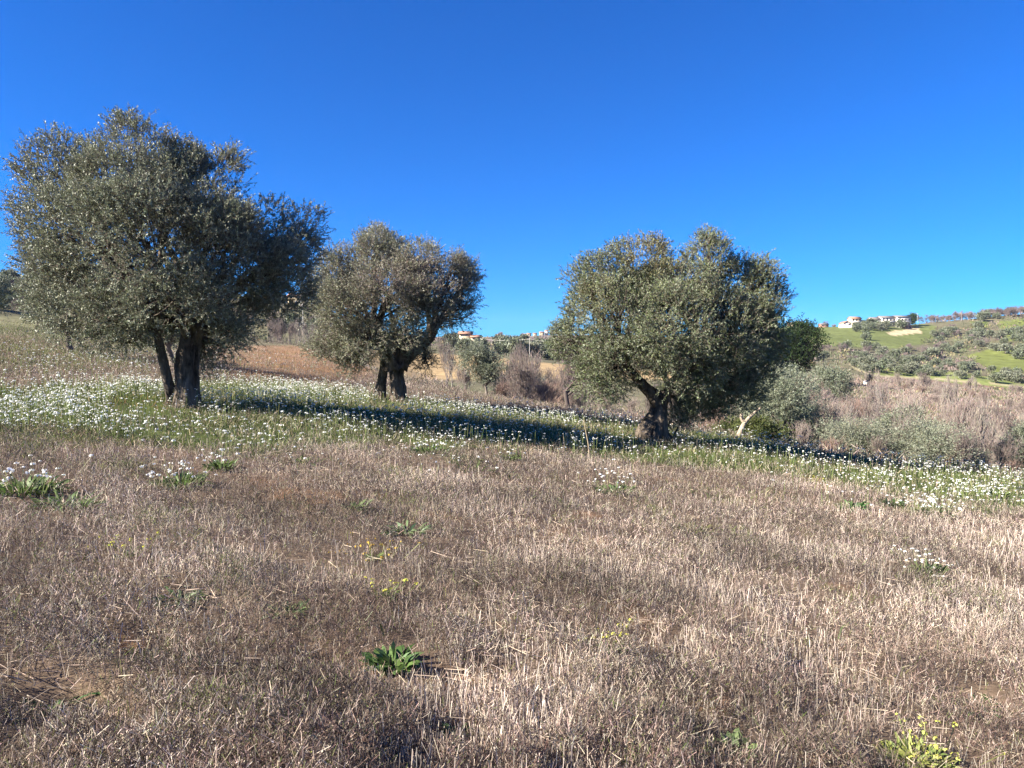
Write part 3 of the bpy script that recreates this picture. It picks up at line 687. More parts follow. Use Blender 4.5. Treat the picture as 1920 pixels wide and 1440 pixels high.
# sucker beside the right trunk
def sucker():
    b = gz(1262, 20.5); t = empty('olive_sapling', b); tag(t, 'thin leafy sapling growing just right of the gnarled right trunk', 'sapling')
    pts = np.array([[at(1262, 832, 20.5), at(1266, 812, 20.5), at(1274, 795, 20.5), at(1288, 778, 20.5)]]); 
    pts2 = np.array([[at(1266, 812, 20.5), at(1255, 800, 20.5), at(1250, 790, 20.5), at(1243, 782, 20.4)]])
    V1 = tubes(pts, np.array([[.035, .03, .022, .012]]), 6); V2 = tubes(pts2, np.array([[.02, .016, .012, .008]]), 5)
    V, Fq, _ = join([V1, V2]); mesh_np('trunk', V-b, Fq, None, M_BARK, t, smooth=True)
    n = 420; c = np.where(R.random((n, 1)) < .65, at(1290, 772, 20.5)[None], at(1262, 790, 20.5)[None])+R.normal(0, .2, (n, 3))
    lf, tw = shoots(c, rnd3(n), 10, .07, .02, .25, jit((.12, .14, .06), n, .15))
    mesh_np('crown', lf[0]-b, lf[1], lf[2], M_LEAF, t)
sucker()

# --- generic olive prototypes for the middle distance (unit: metres, base at origin)
def small_olive(name, w, h, n_shoot, nl, L, W, tint, seed, trunk_h=.9, lobes=9, slen=.5, multi=1, open_=.38, low=False, lm=None):
    t = empty(name)
    C = []; RR = []
    for i in range(lobes):
        a = R.uniform(0, 2*math.pi); q = R.random()**.5*.55
        zc = R.uniform(.32 if low else .45, .80)*h; C.append([math.cos(a)*w*.5*q, math.sin(a)*w*.5*q, zc]); s = R.uniform(.42, .62)
        RR.append([w*.5*s*R.uniform(.8, 1.2), w*.5*s, h*.26*R.uniform(.8, 1.2)])
    C = np.array(C); RR = np.array(RR)
    tv = []; tops = []
    for k in range(multi):
        dx = R.normal(0, .12)*w*.3; tx = dx+R.normal(0, .25)
        tv.append(gnarled([(dx, 0, -.15), (dx, 0, .1), (dx*.5+tx*.5, .05, trunk_h*.6), (tx, 0, trunk_h)], [.05*w, .035*w, .028*w, .022*w], 10, .14, seed+k, 10)); tops.append((tx, 0, trunk_h))
    tops = np.array(tops); src = tops[R.integers(0, multi, lobes)]
    tv.append(tubes(bez(src, (src+C)/2+rnd3(lobes)*.15, C, 6), np.tile(np.linspace(.018*w, .005*w, 6)[None], (lobes, 1)), 5))
    sb = 6; li = np.repeat(np.arange(lobes), sb); E = C[li]+rnd3(lobes*sb)*RR[li]*.85
    tv.append(tubes(bez((src[li]+C[li])/2, C[li], E, 4), np.tile(np.linspace(.006*w, .002*w, 4)[None], (lobes*sb, 1)), 3))
    V, Fq, _ = join(tv); mesh_np('trunk', V, Fq, None, M_BARK2, t, smooth=True)
    li = R.integers(0, lobes, n_shoot*2); n = len(li); d = rnd3(n); P = C[li]+d*RR[li]*(R.uniform(.45, 1.0, n)*(.8+.45*vn3(d*2.3+li[:, None]*3.1+seed, seed)))[:, None]
    ok = (vn3(P*(4.5/w)+seed*1.7, seed) > open_) & (P[:, 2] > .12*h); P = P[ok][:n_shoot]; d = d[ok][:n_shoot]; n = len(P)
    lf, tw = shoots(P, d, nl, L, W, slen, jit(tint, n, .16, .05), tw=.003*w)
    mesh_np('crown', lf[0], lf[1], lf[2], lm or M_LEAF, t)
    return t
def bare_tree(name, h, spread, depth, c, seed, trunk_r=.05, stems=1, upk=.5, nb=3, minr=.006, straight_=.35, c2=None, first=.25):
    """recursive leafless tree: trunk + twigs"""
    t = empty(name); rg = np.random.default_rng(seed)
    P0 = np.stack([rg.normal(0, .15*(stems > 1)*spread, stems), rg.normal(0, .15*(stems > 1)*spread, stems), np.full(stems, -.15)], 1)
    D0 = nrm(np.stack([rg.normal(0, .12+.25*(stems > 1)*spread/h, stems), rg.normal(0, .12+.2*(stems > 1)*spread/h, stems), np.ones(stems)], 1))
    L0 = np.full(stems, h*first); R0 = np.full(stems, trunk_r); lev = []
    P, D, L, r = P0, D0, L0, R0
    for k in range(depth):
        n = len(P); j = rg.normal(size=(n, 3))*.10
        Q = P+D*L[:, None]; M_ = (P+Q)/2+j*L[:, None]; r2 = np.maximum(r*.68, minr)
        lev.append(tubes(np.stack([P, M_, Q], 1), np.stack([r, (r+r2)/2, r2], 1), 6 if k < 2 else 3))
        cnt = nb if k < depth-1 else 0
        if cnt:
            i = np.repeat(np.arange(n), cnt); tt = rg.uniform(.45, 1., len(i)); tt[::cnt] = 1.
            P = (P[i]*(1-tt[:, None])+Q[i]*tt[:, None]); sp = spread/h*(1.0 if k == 0 else .8)
            D = nrm(D[i]*straight_*2+rg.normal(size=(len(i), 3))*sp+np.array([0, 0, upk])); L = L[i]*rg.uniform(.6, .95, len(i)); r = np.maximum(r2[i]*.72, minr)
    V, Fq, _ = join(lev[:2]); mesh_np('trunk', V, Fq, jit(c, len(Fq), .1), M_TWIG, t)
    V, Fq, _ = join(lev[2:]); mesh_np('crown', V, Fq, jit(c if c2 is None else c2, len(Fq), .15), M_TWIG, t)
    return t
used = set()
def place(proto, px, D, label, cat, rz=None, s=1., group=None, dz=0., sx=1.):
    if proto.name in used: o = copy_tree(proto)
    else: o = proto; used.add(proto.name)
    b = gz(px, D); o.location = (b[0], b[1], b[2]+dz); o.rotation_euler[2] = R.uniform(0, 6.28) if rz is None else rz; o.scale = (s*sx, s*sx, s)
    for k in ('label', 'category', 'group'):
        if k in o: del o[k]
    return tag(o, label, cat, group)

GO = (.145, .155, .09)
pA = small_olive('olive_tree', 3.0, 3.2, 2400, 10, .11, .03, (.13, .145, .085), 41, .7, 10, .4, 1, .36)
place(pA, 910, 38, 'small olive tree standing alone below the tan field between the two big crowns', 'olive tree', s=.80)
pB = small_olive('olive_tree', 4.2, 4.6, 3600, 11, .11, .026, (.18, .20, .125), 43, .8, 16, .55, 4, .42, True)
place(pB, 1478, 33, 'tall pale grey-green olive behind the right olive, beside the pruned trunk', 'olive tree', s=.84)
pC = small_olive('olive_tree', 4.2, 2.9, 2500, 10, .11, .026, (.195, .205, .135), 47, .4, 16, .6, 4, .44, True)
place(pC, 1735, 28.5, 'spreading pale olive bush at the field edge on the right', 'olive tree', s=.66, sx=1.25)
place(pC, 1612, 29.5, 'pale bushy olive left of the spreading one at the field edge', 'olive tree', s=.62, sx=1.2)
place(pC, 1822, 29, 'thin pale olive bush between the spreading bush and the slender white stem', 'olive tree', s=.42)
place(pA, 1675, 36, 'darker round olive rising behind the two pale bushes', 'olive tree', s=.95)
place(pA, 1930, 32, 'dark green olive bush cut by the right edge', 'olive tree', s=.9)
place(pA, 1430, 36, 'grey olive half hidden behind the right end of the right olive', 'olive tree', s=1.1)
place(pB, 1515, 40, 'grey-green olive rising behind the tall pale one', 'olive tree', s=.62)
pD = small_olive('olive_tree', 4.6, 4.2, 1700, 10, .17, .05, (.125, .145, .08), 53, .9, 10, .6, 1, .36)
place(pD, 132, 33, 'small olive tree seen under the left crown of the big left olive', 'olive tree', s=.85)
place(pD, 322, 31, 'dark olive seen between the stems of the big left olive', 'olive tree', s=.8)
place(pD, -30, 60, 'olive tree cut by the left edge of the field', 'olive tree', s=1.0)
place(pD, 1553, 95, 'round olive standing behind the bare vase-shaped tree', 'olive tree', s=1.35)
pDark = small_olive('evergreen_tree', 8, 7.4, 3600, 10, .24, .10, (.022, .042, .010), 59, .8, 14, .8, 2, .30, True, M_DARK)
place(pDark, 1482, 150, 'dark green evergreen tree showing right of the right olive', 'evergreen tree', s=1.6)
# low green bush by pruned trunk
pLow = small_olive('green_bush', 2.2, .9, 900, 9, .10, .04, (.085, .10, .03), 61, .15, 9, .3, 3, .30, True, M_GREEN)
place(pLow, 1432, 27.5, 'low olive green bush at the foot of the pruned trunk', 'bush', s=.9)
place(pLow, 1378, 29, 'yellow green bush left of the pruned trunk', 'bush', s=.8)
def pruned():
    D = 26.2; b = gz(1385, D); t = empty('pruned_tree', b); tag(t, 'pale leafless pruned trunk forking into two cut limbs', 'tree')
    A = gnarled([at(1384, 822, D), at(1389, 806, D), at(1397, 790, D), at(1412, 776, D), at(1427, 764, D)], [.10, .085, .075, .05, .04], 10, .1, 3, 14)
    B = gnarled([at(1396, 792, D), at(1389, 783, D), at(1391, 775, D)], [.07, .055, .045], 8, .1, 4, 8)
    mesh_np('trunk', A[0]-b, A[1], None, M_PALEWOOD, t, smooth=True); mesh_np('limb', B[0]-b, B[1], None, M_PALEWOOD, t, smooth=True)
pruned()
# --- bare trees
PK = (.225, .185, .16); GY = (.27, .235, .195); DK = (.10, .078, .07); RD = (.24, .17, .135)
bT = [bare_tree('bare_tree', 4.2, 2.0, 6, GY, 71, .055, 1, .45, 3, .007, .5), bare_tree('bare_tree', 4.5, 1.6, 6, PK, 72, .04, 3, .6, 3, .007, .6), bare_tree('bare_tree', 3.6, 1.8, 6, PK, 73, .035, 4, .5, 3, .006, .5), bare_tree('bare_tree', 5.0, 1.3, 5, GY, 74, .04, 2, .6, 3, .008, .8)]
bR = [bare_tree('bare_shrub', 2.4, 1.6, 5, RD, 75, .025, 7, .5, 3, .006, .5), bare_tree('bare_shrub', 2.8, 1.4, 5, PK, 76, .02, 9, .6, 3, .006, .6)]
dT = bare_tree('bare_tree', 3.2, 2.6, 7, DK, 78, .10, 1, .30, 3, .006, .35, c2=(.17, .13, .125))
place(dT, 1066, 31.5, 'dark bare tree with crooked trunk left of the right olive', 'bare tree', s=1.15)
for i in range(15):
    px = R.uniform(925, 1110); place([bT[1], bT[2], bR[0], bR[1], bR[1]][i % 5], px, R.uniform(44, 75), 'bare shrub or sapling in the hollow below the tan field', 'bare shrub', s=R.uniform(.9, 1.25), group='hollow below the tan field')
for i in range(5): place(pA, [945, 985, 1030, 1012, 1090][i], [62, 75, 70, 90, 85][i], ['grey olive low behind the lone olive', 'olive in the hollow left of the dark bare tree', 'olive bush just left of the dark bare tree', 'olive farther back under the tan field', 'olive half hidden by the left edge of the right olive'][i], 'olive tree', s=[.8, .9, .8, 1, 1.1][i])
vT = bare_tree('bare_tree', 5.0, 2.6, 6, (.26, .20, .18), 79, .10, 1, .6, 4, .012, .6, first=.2)
place(vT, 1553, 80, 'bare vase-shaped tree in front of a round olive', 'bare tree', s=.9)
place(bT[0], 848, 47, 'thin pinkish bare tree right of the middle olive', 'bare tree', s=.8)
place(bT[1], 830, 50, 'multi-stemmed bare tree nearest the middle olive on its right', 'bare tree', s=.8)
place(bR[1], 868, 45, 'bare shrub at the left foot of the small lone olive', 'bare shrub', s=.9)
for i, (px, D) in enumerate([(948, 44), (975, 42), (1000, 40), (1025, 39), (960, 50), (990, 48), (1040, 44), (1010, 52), (930, 52)]):
    place((bR+[bT[2]])[i % 3], px, D, 'leafless grey shrub in the thicket between the lone olive and the right olive', 'bare shrub', s=R.uniform(.8, 1.1), group='thicket between the lone olive and the right olive')
place(bT[1], 1648, 55, 'purplish bare tree standing tallest in the thicket on the right', 'bare tree', s=1.25)
place(bT[0], 1603, 30.5, 'slender bare tree with pale stem left of the pale bushy olive', 'bare tree', s=.7)
place(bT[3], 1848, 27.5, 'slender whitish bare stem close to the right edge', 'bare tree', s=.72)
place(bT[0], 1555, 34, 'bare tree right of the tall pale olive', 'bare tree', s=.85)
grp = 'bare trees of the thicket on the right'
for i in range(225):
    D = 30*math.exp(R.random()**.85*math.log(190/30.)); px = R.uniform(1330, 2080)
    if D < 36 and px < 1570: continue
    if 1575 < px < 1780 and D < 36: continue
    if px < 1600 and D > 70: continue
    sc = R.uniform(.8, 1.15)*(1.0 if D < 60 else 1.05)
    k = R.random()
    if k < .55: place(bT[R.integers(0, 4)], px, D, 'bare grey-brown tree in the leafless thicket on the right', 'bare tree', s=sc, group=grp)
    else: place(bR[R.integers(0, 2)], px, D, 'reddish bare shrub in the leafless thicket on the right', 'bare shrub', s=sc*1.1, group='reddish shrubs of the thicket on the right')
for i in range(34):
    D = R.uniform(92, 118); px = R.uniform(425, 640)
    place(bT[R.integers(0, 4)], px, D, 'pale bare tree in the copse behind the rusty grass', 'bare tree', s=R.uniform(.75, 1.15), group='copse behind the rusty grass')
for i in range(14):
    place(bT[R.integers(0, 4)], R.uniform(1080, 1330), R.uniform(36, 60), 'bare tree standing directly behind the right olive', 'bare tree', s=R.uniform(.6, .8), group='bare trees behind the right olive')
for i, (px, D) in enumerate([(1560, 28), (1655, 28.5), (1690, 29.5), (1780, 27.5), (1815, 27), (1870, 28), (1905, 27.5), (1505, 28.5)]):
    place((bR+[bT[2]])[i % 3], px, D, 'straggly leafless shrub among the pale olive bushes at the field edge', 'bare shrub', s=R.uniform(.5, .8), group='leafless shrubs among the pale olive bushes')
# undergrowth as one mass
def undergrowth():
    n = 560000
    x, y, r = fan(n, 23, 230, .7); z, px, py = screen_of(x, y)
    ok = ~field_ok(x, y+1.5, px) & (px > 690)
    ok &= ~((px < 1330) & (r > 75)) & ~((px < 1560) & (r > 110))
    x, y, r, z, px, py = [a_[ok] for a_ in (x, y, r, z, px, py)]; n = len(x)
    H = (.12+1.1*fbm(x*.25, y*.25, 161)**2)*(.7+.3*vn2(x, y, 3))
    t = R.random(n); P = np.stack([x, y, z+H*t], 1)
    D = rnd3(n); D[:, 2] = np.abs(D[:, 2])+.5
    s = gscale(r, .5, 30.)
    V, Fq = straight(P, P+nrm(D)*(R.uniform(.10, .30, n)*s)[:, None], R.uniform(.012, .03, n)*s)
    m = fbm(x*.12, y*.12, 171)[:, None]; u = R.random((n, 1))
    c = np.where(u < .55, jit((.225, .18, .155), n, .25), np.where(u < .7, jit((.27, .17, .13), n, .2), jit((.36, .31, .24), n, .2)))
    c = np.where((m > .55) & (R.random((n, 1)) < .5), jit((.14, .15, .07), n, .2), c)
    o = mesh_np('undergrowth', V, Fq, c, M_DRY); tag(o, 'tangled brown undergrowth filling the hollow beyond the field', 'undergrowth', kind='stuff')
undergrowth()

# ------------------------------------------------------------------ far hillsides
fO = [small_olive('olive_tree', 6, 4.6, 260, 6, .75, .34, (.125, .14, .075), 81, .8, 7, .8, 1, .30, True), small_olive('olive_tree', 6, 4.4, 240, 6, .75, .34, (.10, .12, .06), 82, .8, 7, .8, 1, .30, True), small_olive('olive_tree', 6.5, 4.8, 250, 6, .75, .34, (.155, .16, .10), 83, .8, 8, .8, 1, .30, True)]
fB = [bare_tree('bare_tree', 8, 5.0, 6, (.20, .16, .15), 84, .14, 2, .40, 4, .011, .5, first=.16), bare_tree('bare_tree', 8, 6.0, 6, (.22, .175, .165), 85, .11, 3, .40, 4, .011, .5, first=.14)]
fC = small_olive('conifer', 6, 9, 420, 6, .8, .4, (.03, .055, .025), 86, 1., 9, .9, 1, .22, True, M_DARK)
def scatter(n, poly_px, rows, protos, label, cat, group, smin, smax, Dr):
    """trees standing on the visible hillside inside a photo-space window"""
    c = 0
    for _ in range(n*30):
        if c >= n: break
        px = R.uniform(*poly_px); D = R.uniform(*Dr); b = gz(px, D); _, py = project(b[0], b[1], b[2])
        lo, hi = rows(px)
        if not (lo < py < hi): continue
        place(protos[R.integers(0, len(protos))], px, D, label, cat, s=R.uniform(smin, smax), group=group); c += 1
scatter(98, (1590, 2010), lambda p: (np.interp(p, [1590, 1700, 1800, 2000], [665, 668, 690, 700]), np.interp(p, [1590, 1640, 1920, 2010], [690, 702, 722, 732])), fO, 'grey-green olive in the rows above the pale track on the right hillside', 'olive tree', 'olives above the pale track', .4, .72, (180, 360))
scatter(48, (1770, 2010), lambda p: (np.interp(p, [1760, 1830, 1920, 2010], [640, 628, 618, 612]), np.interp(p, [1760, 1920, 2010], [664, 656, 650])), fO, 'olive on the upper slope above the bright green meadow at the right', 'olive tree', 'olives on the upper right slope', .6, .95, (330, 500))
scatter(14, (1875, 2010), lambda p: (658, 674), fO, 'dark olive in the row crossing the bright green meadow at the right edge', 'olive tree', 'olive row in the bright meadow', .8, 1.1, (260, 420))
scatter(34, (1480, 1800), lambda p: (650, 682), fO+fB, 'tree in the mixed belt below the green hilltop meadow', 'tree', 'belt below the hilltop meadow', .6, 1.0, (280, 420))
scatter(16, (1750, 1850), lambda p: (612, 650), fO[:2]+fB, 'tree in the gully right of the hilltop meadow', 'tree', 'gully trees beside the hilltop meadow', .7, 1.1, (380, 530))
scatter(46, (1725, 2010), lambda p: (0, 2000), fB, 'bare tree on the skyline of the right hill', 'bare tree', 'skyline trees of the right hill', 1.1, 1.7, (525, 560))
scatter(10, (1830, 2000), lambda p: (0, 2000), fO[:2], 'dark bushy tree just below the skyline of the right hill', 'tree', 'bushy trees near the right skyline', .9, 1.3, (505, 545))
scatter(5, (1625, 1690), lambda p: (0, 2000), [fO[0], fO[1]], 'dark tree in the garden below the white villa', 'tree', 'garden trees of the white villa', .8, 1.2, (470, 495))
scatter(12, (1600, 1650), lambda p: (612, 624), fO, 'grey olive on the green slope left of the white villa', 'olive tree', 'olives left of the white villa', .7, 1.0, (430, 495))
place(fO[1], 1622, 405, 'dark olive alone in the middle of the hilltop meadow', 'olive tree', s=.9)
place(fB[0], 1543, 520, 'tallest bare tree on the skyline left of the houses', 'bare tree', s=1.15)
place(fB[1], 1563, 525, 'wide bare tree right of the tallest one on the skyline', 'bare tree', s=.8)
place(fB[0], 1516, 530, 'small bare tree left of the tallest one on the skyline', 'bare tree', s=.7)
place(fB[1], 1478, 520, 'bare tree on the skyline nearest the right olive crown', 'bare tree', s=.9)
place(fC, 1710, 512, 'dark rounded conifer right of the white villa', 'conifer', s=1.0)
place(fC, 1697, 518, 'smaller dark conifer between the villa and the big conifer', 'conifer', s=.8)
place(fB[0], 1633, 520, 'reddish bare tree left of the white villa', 'bare tree', s=.9)
def hillside_scrub():
    n = 26000
    x, y, r = fan(n, 105, 640, .35); z, px, py = screen_of(x, y)
    nn = (fbm(x*.03, y*.03, 61)-.5)*14; m = fbm(x*.018, y*.018, 181); m2 = fbm(x*.05, y*.05, 183)
    right = (px > 1380) & (((py > 646) & (r > 150)) | (px > 1735) | (r > 523))
    right &= ~in_poly(px+nn*2, py+nn*.5, [(1430, 600), (1470, 612), (1560, 606), (1700, 604), (1762, 612), (1750, 640), (1680, 652), (1560, 650), (1480, 643), (1430, 640)])
    right &= ~in_poly(px+nn*2, py+nn*.5, [(1812, 668), (1850, 655), (2100, 640), (2200, 700), (1860, 700)])
    right &= ~in_poly(px, py, [(1590, 680), (1640, 700), (1700, 704), (1920, 720), (2200, 735), (2200, 752), (1900, 736), (1640, 714)])
    left = (px < 700) & (r > 118)
    left &= ~((px < 330) & (py > 590))
    mid = (px > 690) & (px < 1380) & (r > 300)
    ok = (right | left | mid) & (R.random(n) < np.clip((m2-.36)*4, .12, 1))
    x, y, r, z, m, m2 = [a_[ok] for a_ in (x, y, r, z, m, m2)]; n = len(x)
    s = R.uniform(.6, 2.0, n)*np.clip(r/260, .7, 1.5)
    base = np.where((R.random(n) < np.clip((m-.35)*3, .1, .9))[:, None], jit((.20, .155, .14), n, .15), jit((.12, .13, .07), n, .2))
    base = np.where((R.random(n) < .15)[:, None], jit((.25, .20, .11), n, .15), base)
    k = 12; d = rnd3(n*k); d[:, 2] = np.abs(d[:, 2]); S_ = np.repeat(s, k)[:, None]
    P = np.repeat(np.stack([x, y, z-.2], 1), k, 0)+d*S_*R.uniform(.3, 1, (n*k, 1))*np.array([1.2, 1.2, .9])
    L = R.uniform(.35, .7, n*k)*S_[:, 0]
    V, Fq = leaves(P, nrm(d+rnd3(n*k)*.8), L, L*.35)
    o = mesh_np('hillside_scrub', V, Fq, (np.repeat(base, k, 0)*R.normal(1, .15, (n*k, 1))).clip(.01, .6), M_DRY)
    tag(o, 'low brown and olive scrub covering the distant hillsides', 'scrub', kind='stuff')
hillside_scrub()
# trees at the top of the tan field
scatter(22, (840, 1130), lambda p: (0, 2000), fO, 'olive in the row along the top of the tan field', 'olive tree', 'olive row above the tan field', 1.1, 1.4, (268, 300))
scatter(16, (830, 1150), lambda p: (0, 2000), fO+fB, 'tree on the slope behind the olive row above the tan field', 'tree', 'trees behind the tan field', 1.0, 1.5, (320, 460))
scatter(16, (930, 1130), lambda p: (0, 2000), fB, 'bare tree on the far central skyline', 'bare tree', 'far central skyline trees', 1.0, 1.6, (860, 900))
place(fC, 905, 300, 'dark pointed tree right of the yellow house', 'tree', s=.55)
# left hill
scatter(22, (-40, 110), lambda p: (535, 598), fO+fB, 'scrubby tree on the grey hill at the far left', 'tree', 'scrub trees of the left hill', .7, 1.1, (120, 260))
scatter(18, (430, 640), lambda p: (560, 640), fO+fB, 'tree on the grey hill behind the copse', 'tree', 'trees of the hill behind the copse', .7, 1.1, (130, 370))
for i, (px, D, s) in enumerate([(2, 262, 1.0), (12, 258, 1.1), (22, 262, .9), (33, 264, .8), (-8, 255, 1.1), (42, 268, .75)]):
    place(fC, px, D, ['dark conifer at the left edge of the photo on the hilltop', 'tall pointed dark conifer on the left hilltop', 'middle dark conifer of the left hilltop group', 'small dark conifer fourth from the left edge', 'dark conifer cut off by the left edge', 'last small conifer of the left hilltop group'][i], 'conifer', s=s*.42)

# ------------------------------------------------------------------ houses and poles
def box(x0, x1, y0, y1, z0, z1):
    V = np.array([(x, y, z) for x in (x0, x1) for y in (y0, y1) for z in (z0, z1)], float)
    return V, np.array([[0, 1, 3, 2], [4, 6, 7, 5], [0, 4, 5, 1], [2, 3, 7, 6], [0, 2, 6, 4], [1, 5, 7, 3]])
def gable(x0, x1, y0, y1, z0, h, over=.4, th=.22, axis='x'):
    """solid gable roof slab with eaves, ridge along axis"""
    x0 -= over; x1 += over; y0 -= over; y1 += over
    if axis == 'x':
        ym = (y0+y1)/2; pr = [(y0, z0), (ym, z0+h), (y1, z0), (y1, z0+th), (ym, z0+h+th), (y0, z0+th)]
        V = np.array([(x, a, b) for x in (x0, x1) for a, b in pr])
    else:
        xm = (x0+x1)/2; pr = [(x0, z0), (xm, z0+h), (x1, z0), (x1, z0+th), (xm, z0+h+th), (x0, z0+th)]
        V = np.array([(a, y, b) for y in (y0, y1) for a, b in pr])
    Fq = [[0, 1, 7, 6], [1, 2, 8, 7], [2, 3, 9, 8], [3, 4, 10, 9], [4, 5, 11, 10], [5, 0, 6, 11], [0, 5, 4, 1], [1, 4, 3, 2], [6, 7, 10, 11], [7, 8, 9, 10]]
    return V, np.array(Fq)
def tri_gable(x0, x1, y0, y1, z0, h, axis='x'):
    if axis == 'x': V = np.array([(x, a, b) for x in (x0, x1) for a, b in ((y0, z0), ((y0+y1)/2, z0+h), (y1, z0), ((y0+y1)/2, z0-.01))])
    else: V = np.array([(a, y, b) for y in (y0, y1) for a, b in ((x0, z0), ((x0+x1)/2, z0+h), (x1, z0), ((x0+x1)/2, z0-.01))])
    return V, np.array([[0, 1, 2, 3], [4, 7, 6, 5], [0, 4, 5, 1], [1, 5, 6, 2]])
W_WHITE = plain('white_render', (.56, .52, .45), .8, .12, 1.2); W_CREAM = plain('cream_render', (.48, .39, .25), .85, .12, 1.2); W_STONE = plain('stone_wall', (.42, .32, .22), .9, .15)
W_BRICK = plain('brick_wall', (.36, .20, .14), .9, .12); M_ROOF = plain('roof_tile', (.32, .17, .11), .85, .15); M_ROOF2 = plain('grey_roof', (.16, .14, .13), .85, .15)
M_WIN = plain('window_glass', (.035, .04, .05), .25, .1); M_CONC = plain('concrete', (.55, .52, .46), .8, .08); M_FRAME = plain('window_frame', (.5, .45, .38), .7, .05)
def house(px, D, label, blocks, wm, rm, name='house', rz=0., dz=0., wall=None, cat='house', balcony=None):
    b = gz(px, D); t = empty(name, (b[0], b[1], b[2]+dz), rz); tag(t, label, cat)
    if D > 450 and name != 'villa': t.scale = (.85, .85, .85)
    for (x0, x1, y0, y1, z1, rh, ax, nw, nf) in blocks:
        parts = [box(x0, x1, y0, y1, -1.5, z1)]
        if rh: parts.append(tri_gable(x0, x1, y0, y1, z1, rh, ax))
        V, Fq, _ = join(parts); mesh_np('wall', V, Fq, None, wm, t)
        V, Fq = gable(x0, x1, y0, y1, z1+.02, max(rh, .12), axis=ax); mesh_np('roof', V, Fq, None, rm, t)
        for f in range(nf):
            for k in range(nw):
                cx = x0+(x1-x0)*(k+.5)/nw; cz = .9+f*2.9
                w = mesh_np('window', *box(cx-.55, cx+.55, y0-.03, y0+.05, cz, cz+1.35), None, M_WIN, t)
                mesh_np('sill', *box(cx-.65, cx+.65, y0-.16, y0-.035, cz-.12, cz-.02), None, M_FRAME, w)
    if balcony:
        for (x0, x1, y0, z) in balcony:
            mesh_np('balcony', *box(x0, x1, y0-1.4, y0-.01, z, z+.95), None, W_WHITE, t)
    return t
house(1672, 500, 'long white villa with terraces and dark roofs on the hilltop', [(-7, 2, 0, 9, 5.8, 1.2, 'x', 4, 2), (2.01, 11, -1.5, 8, 6.2, 1.0, 'x', 4, 2), (-13, -7.01, 1, 8, 4.8, 1.4, 'x', 2, 1)], W_WHITE, M_ROOF2, 'villa', cat='villa', balcony=[(2.4, 10.6, -1.5, 2.7), (-6.6, 1.6, 0, 2.7)])
house(1605, 500, 'cream house with red roof left of the white villa', [(-4, 3.5, 0, 8, 5.4, 1.6, 'x', 3, 2), (3.51, 7, 1, 7, 3.4, 1.0, 'x', 1, 1)], W_CREAM, M_ROOF, balcony=[(-3.5, 3, 0, 2.6)])
house(1588, 490, 'white gabled house at the left end of the hilltop houses', [(-3.2, 2.4, 0, 8, 3.0, 1.6, 'y', 2, 1)], W_WHITE, M_ROOF)
house(1495, 505, 'yellowish stone farmhouse on the meadow skyline', [(-5, -.5, 0, 6, 3.4, .9, 'x', 1, 1), (-.49, 4.5, -.5, 7, 4.2, 1.2, 'x', 2, 1)], W_CREAM, M_ROOF2, 'farmhouse', cat='farmhouse')
house(1484, 507, 'small stone barn left of the yellowish farmhouse', [(-2.2, 2.2, 0, 5, 3.0, .9, 'x', 1, 1)], W_STONE, M_ROOF, 'barn', cat='barn')
house(1545, 498, 'low brick shed under the tallest bare tree', [(-3, 3, 0, 5, 2.0, .8, 'x', 2, 1)], W_BRICK, M_ROOF2, 'shed', cat='shed')
house(1702, 490, 'small pink outbuilding below the dark conifer', [(-2.4, 2.4, 0, 4, 2.3, .8, 'x', 2, 1)], W_BRICK, M_ROOF, 'outbuilding', cat='outbuilding')
house(880, 300, 'yellow house with low red roof above the tan field', [(-4, .8, 0, 7, 3.9, 1.0, 'x', 2, 1), (.81, 4.4, -1.8, 4.5, 2.6, .8, 'x', 1, 1)], W_CREAM, M_ROOF, dz=3.6)
house(556, 372, 'ochre house on top of the hill behind the copse', [(-4, 4, 0, 7, 4.5, 1.2, 'x', 3, 2)], W_CREAM, M_ROOF)
for i, (px, D, w, h) in enumerate([(1016, 890, 7, 6), (1025, 895, 5, 8), (1003, 885, 5, 4), (985, 890, 5, 3), (992, 800, 5, 3), (934, 880, 4, 2.5)]):
    house(px, D, ['tall pale block of the far town beside the right olive', 'tallest tower-like house of the far town', 'white house of the far town left of the tall block', 'low pale house of the far town', 'little white house below the far town', 'lone pale house far left of the town'][i],
          [(-w/2, w/2, 0, 6, h, 1.0, 'x', 2, 2 if h > 5 else 1)], W_WHITE if i % 2 else W_CREAM, M_ROOF)
b = gz(1604, 488); 
gw = mesh_np('garden_wall', *box(-11, 12, -.3, .3, -1.5, 1.2), None, M_CONC); gw.location = b; tag(gw, 'long pale retaining wall below the hilltop houses', 'wall')
b = gz(1624, 172)
sh = empty('field_hut', b); sh.scale = (.6, .6, .9); tag(sh, 'tiny white hut standing in the reddish scrub', 'hut')
mesh_np('wall', *box(-.7, .7, -.6, .6, -.5, 1.7), None, W_WHITE, sh); mesh_np('roof', *gable(-.7, .7, -.6, .6, 1.72, .25, .15, .08), None, M_ROOF2, sh); mesh_np('door', *box(-.1, .45, -.63, -.55, 0, 1.4), None, W_STONE, sh)
def pole(px, D, h, label, r=.09, arm=True):
    b = gz(px, D); t = empty('utility_pole', b); tag(t, label, 'utility pole', 'utility poles')
    V, Fq = tubes(np.array([[(0, 0, -.5), (0, 0, h*.5), (0, 0, h)]]), np.array([[r, r*.85, r*.7]]), 8); mesh_np('pole', V, Fq, None, M_CONC, t, smooth=True)
    if arm: mesh_np('crossarm', *box(-.9, .9, -.06, .06, h-.5, h-.38), None, M_CONC, t)
    return b+np.array([0, 0, h-.35])
